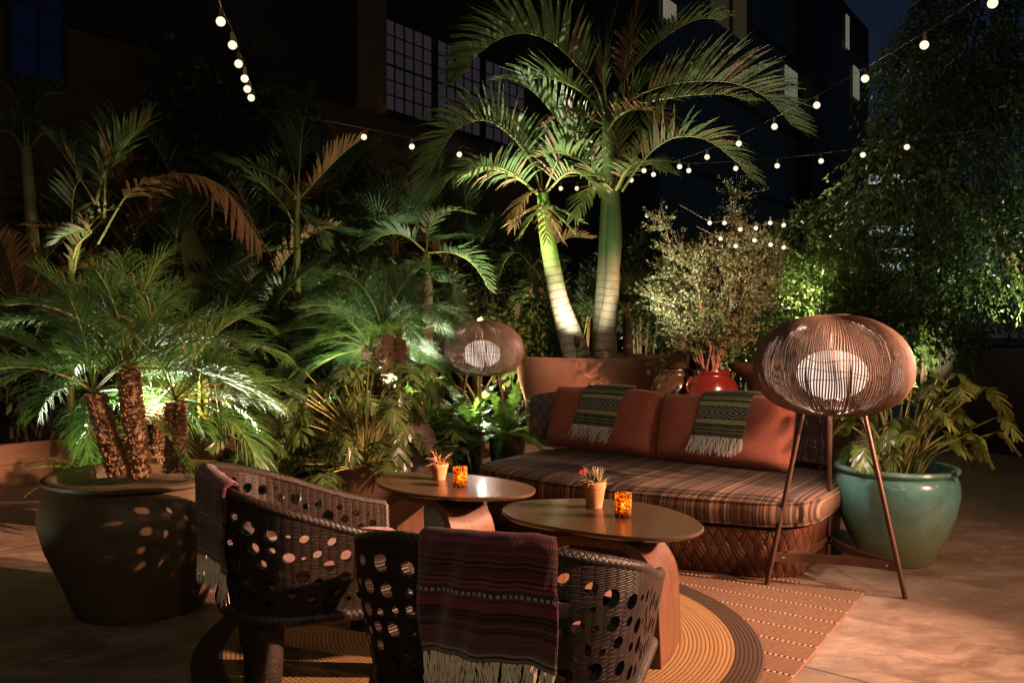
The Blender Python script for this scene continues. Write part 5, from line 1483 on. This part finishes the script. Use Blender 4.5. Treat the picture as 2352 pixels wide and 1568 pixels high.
pf(t, [(166, 640, 7.2), (190, 545, 7.15), (235, 490, 7.1), (262, 480, 7.05)], 'king', n=10, L=.22, start=.1)
pf(t, [(166, 600, 7.2), (180, 560, 7.1), (210, 530, 7.0), (150, 540, 6.9), (125, 560, 6.9)], 'king', n=16, L=.26)
pf(t, [(220, 470, 7.3), (240, 400, 7.3), (290, 330, 7.3), (345, 270, 7.3)], 'king', n=26, L=.42, vang=20)
pf(t, [(240, 500, 7.3), (242, 420, 7.3), (250, 340, 7.35), (262, 250, 7.4)], n=20, L=.35)
pf(t, [(225, 560, 7.3), (300, 440, 7.2), (400, 400, 7.1), (510, 430, 7.0), (600, 560, 6.9)], n=44, L=.55, vang=-15, droop=.6, m='king_dry')
t = px_palm('slender_palm', 'young palm with one tall upright frond before the dark tree', gp_(682, 9.0, .27), [(682, 600, 9.0), (682, 520, 9.0), (684, 440, 9.0)], (.04, .03), 'king_rachis')
pf(t, [(684, 460, 9.0), (688, 380, 9.0), (696, 290, 9.0), (716, 200, 9.05)], n=40, L=.50, vang=10)
pf(t, [(684, 460, 9.0), (650, 420, 8.8), (600, 390, 8.6), (540, 378, 8.5), (500, 360, 8.4)], 'king', n=30, L=.32, vang=20)
pf(t, [(678, 520, 9.0), (650, 470, 8.8), (600, 420, 8.6), (560, 390, 8.5)], 'king', n=26, L=.30, vang=10)
pf(t, [(684, 470, 9.0), (700, 500, 8.9), (730, 530, 8.8), (745, 570, 8.75)], 'king', n=16, L=.25)
pf(t, [(684, 460, 9.0), (740, 400, 9.0), (790, 350, 9.0), (830, 320, 9.0)], 'king_dry', n=26, L=.34, vang=30)
pf(t, [(684, 455, 9.0), (670, 380, 9.1), (640, 300, 9.3), (600, 260, 9.5)], n=28, L=.4)
t = px_palm('slender_palm', 'small feather palm lit at its arching frond left of the king palm', gp_(985, 9.0, .27), [(985, 700, 9.0), (984, 640, 9.0), (980, 580, 9.0)], (.045, .035), 'bark')
pf(t, [(980, 580, 9.0), (985, 520, 8.9), (1010, 492, 8.8), (1045, 482, 8.7), (1080, 490, 8.6)], 'king', n=26, L=.24, vang=10)
pf(t, [(980, 580, 9.0), (930, 540, 8.9), (880, 540, 8.8), (840, 570, 8.7)], n=26, L=.3); pf(t, [(980, 580, 9.0), (1040, 580, 8.7), (1090, 610, 8.5), (1120, 660, 8.4)], n=26, L=.3); pf(t, [(980, 580, 9.0), (960, 620, 8.5), (930, 640, 8.2), (900, 690, 8.0)], n=24, L=.28)
pf(t, [(980, 580, 9.0), (1000, 640, 8.6), (1040, 650, 8.3), (1050, 700, 8.2)], n=24, L=.28)
t = px_palm('slender_palm', 'small golden-tipped palm frond plant beside the king palm trunk', gp_(1215, 10.4, .27), [(1215, 720, 10.4), (1217, 660, 10.4), (1220, 615, 10.4)], (.04, .035), 'thin_trunk')
pf(t, [(1222, 615, 10.4), (1260, 570, 10.2), (1310, 545, 10.0), (1362, 548, 9.9)], 'king_dry', n=22, L=.26); pf(t, [(1222, 615, 10.4), (1190, 580, 10.2), (1160, 600, 10.1), (1140, 660, 10.0)], n=22, L=.3); pf(t, [(1222, 615, 10.4), (1240, 640, 10.0), (1200, 680, 9.8), (1190, 730, 9.7)], 'king', n=20, L=.26)
# fan palms
def fan_palm(p, label, n, R, seed, stalk=.45):
    random.seed(seed); t = thing('fan_palm', label, 'palm', (p.x, p.y, 0))
    b = MB(); b.tube([(p.x, p.y, 0), (p.x+.02, p.y, p.z*.5), tuple(p)], [.07, .06, .055], 9); b.build('trunk', M['bark'], t, world=True)
    for i in range(n):
        a = i*2.39996; th = math.radians(10+85*(i+.5)/n); d = V((math.cos(a)*math.sin(th), math.sin(a)*math.sin(th), math.cos(th)))
        hub = p + d*stalk*random.uniform(.8, 1.2); side = d.cross(V((0, 0, 1)));
        side = side.normalized() if side.length > .1 else V((1, 0, 0)); up = side.cross(d)
        m = MB()
        for k in range(30):
            g = math.radians(-115+230*k/29); dr = (d*math.cos(g)+side*math.sin(g)+up*.18).normalized()
            leaf_strip(m, hub, dr, up, R*(.75+.25*math.cos(g))*random.uniform(.9, 1.1), .02, .35, 3)
        o_ = m.build('fan_leaf', M['far_palm'], t, world=True, smooth=False)
        s = MB(); s.tube([p, p.lerp(hub, .5)+V((0, 0, .02)), hub], .006, 5); s.build('stalk', M['stalk'], o_, world=True)
fan_palm(P(905, 560, 9.6), 'dark fan palm with spiky round leaves behind the dense date palm', 15, .45, 91)
fan_palm(P(1440, 720, 10.2), 'low fan palm with spiky leaves right of the king palm trunks', 12, .35, 92, .3)
fan_palm(P(1570, 640, 11.4), 'shadowy fan palm behind the pedestal and grey shrub', 10, .4, 93, .3)
# bird of paradise
def paddle(mb, st, base, az, th0, bend, L, leaf, W):
    pts = arch(base, az, th0, bend, L, 8, 2); st.tube(pts, [.018-.0012*k for k in range(9)], 6)
    d = (pts[-1]-pts[-2]).normalized(); side = d.cross(V((0, 0, 1)))
    side = side.normalized() if side.length > .1 else V((1, 0, 0)); rr_ = random.uniform(-.9, .9); up = side.cross(d); side, up = side*math.cos(rr_)+up*math.sin(rr_), up*math.cos(rr_)-side*math.sin(rr_)
    n = 12; vs = []; p = pts[-1]
    for k in range(n+1):
        t_ = k/n; w = W*math.sin(PI*min(1, (t_*.93+.05)))**.7*(1-.2*t_); dd_ = (d+V((0, 0, -1))*t_*.45).normalized()
        vs += [p-side*w/2+up*w*.16, p-up*0.0, p+side*w/2+up*w*.16]; p = p+dd_*leaf/n
    mb.add(vs, [(k*3+j, k*3+j+1, k*3+4+j, k*3+3+j) for k in range(n) for j in (0, 1)])
def bird(p, label, specs, seed):
    random.seed(seed); t = thing('paddle_leaf_plant', label, 'plant', p); mb, st = MB(), MB()
    for s in specs: paddle(mb, st, V(p)+V((random.uniform(-.1, .1), random.uniform(-.1, .1), 0)), *s)
    mb.build('foliage', M['banana'], t, world=True); st.build('stalks', M['stalk'], t, world=True)
bird(gp_(480, 8.4, .27), 'giant olive paddle-leaf plant at left centre', [(2.6, 4, 10, 1.15, 1.05, .26), (-2.9, 8, 18, 1.0, .95, .27), (.2, 12, 22, .8, .85, .26), (-1.2, 14, 40, .9, .8, .26), (-.6, 20, 40, .7, .7, .24), (3.5, 22, 40, .7, .75, .24), (1.5, 10, 30, 1.0, .8, .26)], 95)
bird(gp_(1105, 9.2, .27), 'dark paddle-leaf plant left of the drum planter', [(-1.5, 8, 20, .75, .5, .16), (.5, 15, 35, .7, .5, .16), (3, 18, 40, .7, .5, .16), (-2.2, 25, 50, .6, .45, .15), (1.5, 10, 30, .8, .5, .16)], 96)

# ================================================================ clumping feather palms filling the bed
def areca(px, py, d, n, L, label, seed, m='far_palm', z=.27):
    p = gp_(px, d, z); random.seed(seed); t = thing('clump_palm', label, 'palm', p)
    hz = P(px, py, d).z
    b = MB()
    for i in range(5):
        a = i*1.3; q = p+V((.12*math.cos(a), .12*math.sin(a), 0)); e = V((p.x+.25*math.cos(a), p.y+.2*math.sin(a), max(hz-.2, .5))); b.tube(cr([q, (q+e)/2+V((0, 0, .05)), e], 4), [.022]*9, 6)
    b.build('canes', M['thin_trunk'], t, world=True)
    for i in range(n):
        a = i*2.39996+seed; e = V((p.x+.25*math.cos(a)*(i % 3)/2, p.y+.2*math.sin(a)*(i % 3)/2, max(hz-.2, .5)-.25*(i % 2)))
        path = arch(e, a, 6+70*(i+.5)/n+random.uniform(-6, 6), random.uniform(40, 80), L*random.uniform(.8, 1.15), 9, 1.5, random.uniform(-.3, .3))
        add_frond(t, path, M[m] if random.random() > .12 else M['king_dry'], M['stalk'], n=30, L=.34, w=.026, vang=30, fwd=55, droop=.35, start=.22, jit=.08, tip=.4, rmax=.01, rmin=.002)
areca(380, 640, 8.9, 16, 1.25, 'clump of dark feather palms right of the paddle leaves and left bed', 101)
areca(560, 640, 9.3, 14, 1.2, 'clump of dark feather palms behind the upright frond palm', 102)
areca(800, 610, 10.2, 15, 1.3, 'clump of feather palms between the fan palm and the dense date palm', 103)
areca(250, 600, 9.3, 14, 1.3, 'clump of feather palms behind the young lit palm', 104)
areca(1080, 560, 11.0, 14, 1.2, 'clump of feather palms left of the king palm crown', 105)
areca(1330, 690, 11.2, 12, 1.0, 'clump of feather palms seen between the king palm trunks', 106)
areca(60, 690, 8.0, 12, 1.0, 'clump of feather palms at the far left edge', 107)
bush(930, 690, 9.6, .5, .45, 'dark leafy shrub below the fan palm', 420, 'dark_leaf', .10, .045)
bush(480, 760, 8.6, .6, .4, 'low dark leafy shrub in front of the paddle leaves', 420, 'hedge', .10, .05)
bush(660, 790, 8.2, .5, .35, 'low leafy shrub between the two feathery date palms', 360, 'dark_leaf', .12, .055)
bush(90, 800, 7.6, .5, .35, 'low leafy shrub at the left edge of the timber bed', 360, 'dark_leaf', .10, .045)
bush(1225, 760, 9.9, .4, .35, 'low shrub just left of the drum planter', 300, 'hedge', .09, .04)
bush(1950, 780, 9.4, .5, .35, 'dark low shrub behind the standing lamp', 320, 'dark_leaf', .09, .04)

areca(430, 500, 9.8, 15, 1.3, 'tall clump palm filling the gap above the paddle leaves', 111)
areca(615, 500, 10.1, 15, 1.25, 'tall clump palm between the dark tree and the upright frond palm', 112)
areca(765, 490, 10.6, 15, 1.3, 'tall clump palm below the first bulbs, left of the fan palm', 113)
areca(190, 540, 9.7, 14, 1.25, 'tall clump palm before the ochre wall at left', 114)
areca(530, 740, 7.9, 14, .95, 'low clump palm between the two feathery date palms', 115)
areca(1010, 500, 11.6, 14, 1.3, 'tall clump palm under the long steel window', 116)
bird(gp_(820, 9.7, .27), 'olive paddle-leaf plant between the fan palm and the upright frond palm', [(2.4, 6, 14, 1.0, .9, .24), (-2.6, 10, 24, .9, .85, .24), (.4, 14, 30, .8, .8, .24), (-1.1, 16, 40, .8, .75, .22), (1.6, 12, 30, .95, .8, .24)], 117)
bird(gp_(300, 9.0, .27), 'olive paddle-leaf plant behind the young lit palm', [(2.4, 6, 14, .9, .9, .24), (-2.6, 10, 24, .8, .85, .24), (.4, 14, 30, .8, .8, .24), (-1.1, 16, 40, .7, .75, .22), (1.6, 12, 30, .9, .8, .24)], 118)
# ================================================================ string lights
M['bulb'] = emis('warm_bulb', (1,.79,.58), 1.35)
def string(label, pts, bulbs, r=.026):
    """pts: photo points with distance along the cord; bulbs: the same for the bulbs"""
    c = [P(*p) for p in pts]; t = thing('string_lights', label, 'string lights', c[0])
    m = MB(); m.tube(cr(c, 8), .0022, 5); m.build('cord', M['cable'], t, world=True)
    for b in bulbs:
        q = P(*b); bm_ = MB()
        bm_.lathe([(0, -r)] + [(r*math.sin(PI*k/12), -r*math.cos(PI*k/12)) for k in range(1, 12)] + [(0, r)], 18, c=tuple(q)); bo = bm_.build('bulb', M['bulb'], t, world=True, angle=80)
        s = MB(); s.tube([q+V((0, 0, r*.9)), q+V((0, 0, r+.05*r/.026))], [.014*r/.026, .012*r/.026], 8); s.build('socket', M['cable'], bo, world=True)
def dz(py, z=3.0): return (z-H)*F/(HY-py)
def strand(label, xy, z=3.0, ext=(), r=.026, ends=()):
    bul = [(x, y, dz(y, z)) for x, y in xy]
    off = lambda q: (q[0]+2, q[1]-.078*F/q[2], q[2])
    pts = [off(q) for q in bul]
    if ends: pts = [e for e in ends[0]] + pts + [e for e in ends[1]]
    string(label, pts, bul, r)
strand('string of six round bulbs hanging over the left planting', [(507,50), (534,104), (548,147), (562,181), (568,205), (577,225)], 3.0, ends=([(470, -120, 3.9)], [(600, 250, 7.2)]))
strand('long bulb string sweeping down from the upper right past the tower', [(2280,8), (2123,104), (1987,181), (1876,242), (1779,291), (1697,330), (1624,361), (1561,383), (1501,401), (1450,414), (1366,431), (1325,433), (1288,433)], 3.0, ends=([(2480, -140, 3.8)], [(1240, 436, 10.4)]))
strand('bulb string crossing level in front of the glass tower', [(2083,338), (1982,356), (1886,370), (1785,381), (1690,387), (1582,392), (1479,392)], 3.0, ends=([(2250, 300, 7.4)], [(1343, 466, 11.6)]))
strand('bulb string between the left planting and the king palm', [(836,315), (946,337), (1055,355)], 3.0, ends=([(600, 250, 7.2)], [(1200, 380, 8.9)]))
strand('far bulb string low behind the grey shrub and hedge', [(1486,496), (1843,510), (1893,502), (1912,500), (1944,485), (1982,487)], 3.0, ends=([(1343, 480, 12.2)], [(2060, 470, 11.8)]))
strand('farthest bulb string glimmering through the hedge and fig leaves', [(1954,548), (2005,597), (2062,604)], 3.0, ends=([(1600, 545, 16)], [(2150, 600, 22)]))

string('fine string of small bulbs draped over the grey shrub crown', [(1560, 470, 6.9), (1630, 508, 6.85), (1664, 508, 6.8), (1736, 520, 6.8), (1769, 508, 6.8), (1800, 513, 6.85), (1843, 480, 7.2)], [(1630, 512, 6.85), (1664, 512, 6.8), (1700, 527, 6.8), (1736, 524, 6.8), (1769, 512, 6.8), (1800, 517, 6.85)], .017)
string('lower fine string of small bulbs across the grey shrub', [(1600, 520, 6.9), (1650, 543, 6.85), (1700, 548, 6.8), (1733, 548, 6.8), (1770, 558, 6.8), (1800, 564, 6.85), (1840, 530, 7.2)], [(1655, 548, 6.85), (1733, 552, 6.8), (1770, 562, 6.8), (1800, 568, 6.85), (1690, 565, 6.8)], .017)
# ================================================================ garden lighting (spots and floods; some unseen ones are added fill)
WARM, COOL, WHITE = (1,.52,.33), (.86,1,.66), (1,.93,.76)
K = 1.0
# flood on the terrace side, to the right and a little behind the camera: it throws the chair and lamp shadows to the left
spotlight((4.3, 1.45, 2.25), '', (1.5, 4.6, .35), 860*K, WARM, 66, .9, .14, body=False)
spotlight((5.2, 2.9, 2.15), '', (-1.4, 3.9, .35), 5600*K, WARM, 44, .9, .05, body=False)
spotlight((4.9, 2.2, 3.0), '', (-2.75, 5.35, .05), 7500*K, WARM, 19, 1, .08, body=False)  # extra narrow flood added to brighten the floor at far left
# a second flood on the same side, turned on the drum planter and the grey shrub
spotlight((3.1, 2.5, 3.0), '', (.85, 8.5, .75), 2600*K, WARM, 30, .7, .05, body=False)
# drum planter spot
spotlight(P(1325, 818, 8.74), 'small black spotlight staked in the drum planter', P(1335, 560, D0), 100*K, (.93,1,.74), 125, .7, .03)
m = MB(); m.tube(cr([P(1325, 808, 8.96), P(1345, 798, 8.9), P(1365, 806, 8.88), P(1400, 803, 8.85), P(1436, 812, 8.8)], 6), .006, 5); o = m.build('spotlight_cable', M['cable']); tag(o, 'black spotlight cable lying on the drum planter rim', 'cable')
# up-lights in the pots and beds
spotlight(gp_(1075, 8.35, .32), 'added spotlight in the bed left of the drum planter aimed up at the palm crowns', P(1245, 235, 9.3), 1500*K, (1,.98,.78), 46, .6, .03)  # added to brighten the crown fronds beyond the planter spot's reach
spotlight(P(1478, 808, 9.25), '', P(1490, 260, 9.3), 130*K, (1,.66,.42), 62, .6, .03, body=False)
spotlight(P(335, 1072, 4.13), 'spotlight in the big stoneware pot behind the palm trunks', P(345, 700, 4.35), 42*K, (.9,1,.72), 150, .5, .03)
spotlight(P(890, 950, 6.12), 'spotlight in the grey stone pot behind the date palm', P(890, 640, 6.35), 100*K, (.9,1,.74), 150, .5, .03)
spotlight(gp_(400, 5.45, .05), 'added spotlight on the floor behind the big stoneware pot', P(320, 790, 4.1), 270*K, (.92,1,.62), 75, .6, .03)  # added behind the pot so the whole palm crown is lit
spotlight((-2.75, 3.35, .12), '', P(180, 830, 4.0), 14*K, (.95,1,.76), 70, .6, .03, body=False)  # unseen spot added low at left for the near fronds
spotlight(gp_(965, 7.0, .62), '', P(870, 720, 6.25), 220*K, (.92,1,.62), 85, .7, .03, body=False)  # unseen, like the next one: added to brighten the second date palm
spotlight(gp_(728, 5.9, .75), '', P(850, 720, 6.3), 150*K, (.95,1,.70), 80, .8, .03, body=False)
spotlight(P(1100, 960, 7.9), 'spotlight by the fern under the lantern lamp', P(1130, 940, 7.2), 40*K, (.95,1,.6), 140, .6, .03)
spotlight((.75, 6.6, .95), '', (1.68, 7.4, 2.1), 420*K, WHITE, 62, 1, .03, body=False)
spotlight(P(1842, 762, 9.35), '', P(1880, 600, 10.05), 600*K, (1,.95,.6), 86, .8, .03, body=False)
spotlight(dd+V((-.55, -.75, 1.05)), 'spotlight in the dark drum planter under the fig tree', P(2250, 560, 9.0), 150*K, (.95,1,.62), 110, .7, .03)
spotlight(gp_(2080, 9.0, .3), 'spotlight below the low broad-leaved bush', P(2105, 720, 9.6), 140*K, (1,.98,.7), 80, .7, .03)
spotlight(P(205, 770, 6.85), '', P(185, 430, 7.25), 60*K, (1,.95,.66), 44, .6, .03, body=False)
spotlight(P(610, 745, 8.3), '', P(615, 430, 8.75), 120*K, (.95,1,.75), 44, .6, .03, body=False)
spotlight(gp_(1010, 8.4, .32), 'spotlight in the timber bed below the arching frond', P(1030, 500, 8.8), 160*K, (.9,1,.78), 55, .6, .03)
spotlight(gp_(10, 9.6, .32), 'spotlight at the far left washing the ochre wall', (-6.6, 11.0, 1.3), 60*K, (1,.85,.4), 75, .8, .03)
spotlight(gp_(860, 13.2, .3), 'spotlight washing the warehouse pilaster', (-2.9, 15.4, 4.8), 16*K, (1,.7,.4), 70, .8, .05)
# bulb light gathered at a few bulbs; last three are added overhead fill
for q, en in ((P(507, 95, 4.7), 6), (P(548, 195, 5.5), 5), (P(577, 275, 6.3), 4), (P(2280, 60, 4.5), 7), (P(1987, 225, 5.8), 7), (P(1779, 330, 7.2), 9), (P(836, 350, 7.6), 5), (P(1886, 400, 8.7), 9), ((-.9, -1.6, 2.8), 52), ((.9, -1.4, 2.8), 66), ((-2.3, 2.6, 3.05), 3)):
    ld = bpy.data.lights.new('bulb_and_fill', 'POINT'); ld.energy = en; ld.color = (1, .76, .46); ld.shadow_soft_size = .03
    lo = bpy.data.objects.new('bulb_and_fill', ld); COL.objects.link(lo); lo.location = q
for k_, (px_, d_, en_, c_) in enumerate(((450, 7.9, 60, (1,.8,.4)), (800, 8.9, 70, (.95,1,.6)), (560, 8.1, 40, (1,.75,.4)), (1160, 9.4, 60, (1,.9,.55)), (1350, 10.3, 70, (1,.9,.55)), (1700, 9.6, 60, (1,.75,.4)), (330, 8.6, 45, (1,.8,.42)), (680, 9.5, 45, (.95,1,.6)))):
    spotlight(gp_(px_, d_, .3), '', gp_(px_+20, d_+.9, 2.2), en_*2.3, c_, 120, .9, .03, body=False)  # unseen dim spots added to lift the background planting
# ================================================================ night sky and a faint moon
w = bpy.data.worlds.new('World'); bpy.context.scene.world = w; w.use_nodes = True
nt = w.node_tree; nt.nodes.clear()
ou = nt.nodes.new('ShaderNodeOutputWorld'); bg = nt.nodes.new('ShaderNodeBackground'); sk = nt.nodes.new('ShaderNodeTexSky')
sk.sky_type = 'NISHITA'; sk.sun_disc = False; sk.sun_elevation = math.radians(25); sk.sun_rotation = math.radians(200); sk.altitude = 0; sk.air_density = 1.0; sk.dust_density = .6; sk.ozone_density = 3
mx = nt.nodes.new('ShaderNodeMix'); mx.data_type = 'RGBA'; mx.blend_type = 'MULTIPLY'; mx.inputs[0].default_value = 1; mx.inputs[7].default_value = (.92, .85, 1.0, 1)
nt.links.new(sk.outputs[0], mx.inputs[6]); nt.links.new(mx.outputs[2], bg.inputs[0]); bg.inputs[1].default_value = SKY
nt.links.new(bg.outputs[0], ou.inputs[0])
ld = bpy.data.lights.new('moon', 'SUN'); ld.energy = .006; ld.angle = math.radians(.5); ld.color = (.8, .88, 1)
lo = bpy.data.objects.new('moon', ld); COL.objects.link(lo); lo.rotation_euler = (math.radians(65), 0, math.radians(200-180)); lo.location = (0, 0, 30)
# ================================================================ camera and render settings
cd = bpy.data.cameras.new('camera'); cam = bpy.data.objects.new('camera', cd); COL.objects.link(cam)
cam.location = (0, 0, H); cam.rotation_euler = (PI/2, 0, 0); cd.sensor_width = 36; cd.lens = 36*F/2352; cd.shift_y = -(784-HY)/2352; cd.clip_end = 400; cd.clip_start = .05
sc = bpy.context.scene; sc.camera = cam
sc.view_settings.view_transform = 'Standard'; sc.view_settings.look = 'None'; sc.view_settings.exposure = 0; sc.view_settings.gamma = 1
sc.cycles.use_denoising = True; sc.cycles.max_bounces = 6; sc.cycles.transparent_max_bounces = 8; sc.cycles.sample_clamp_indirect = 4; sc.cycles.use_light_tree = True
sc.cycles.diffuse_bounces = 3; sc.cycles.glossy_bounces = 3; sc.cycles.caustics_reflective = False; sc.cycles.caustics_refractive = False
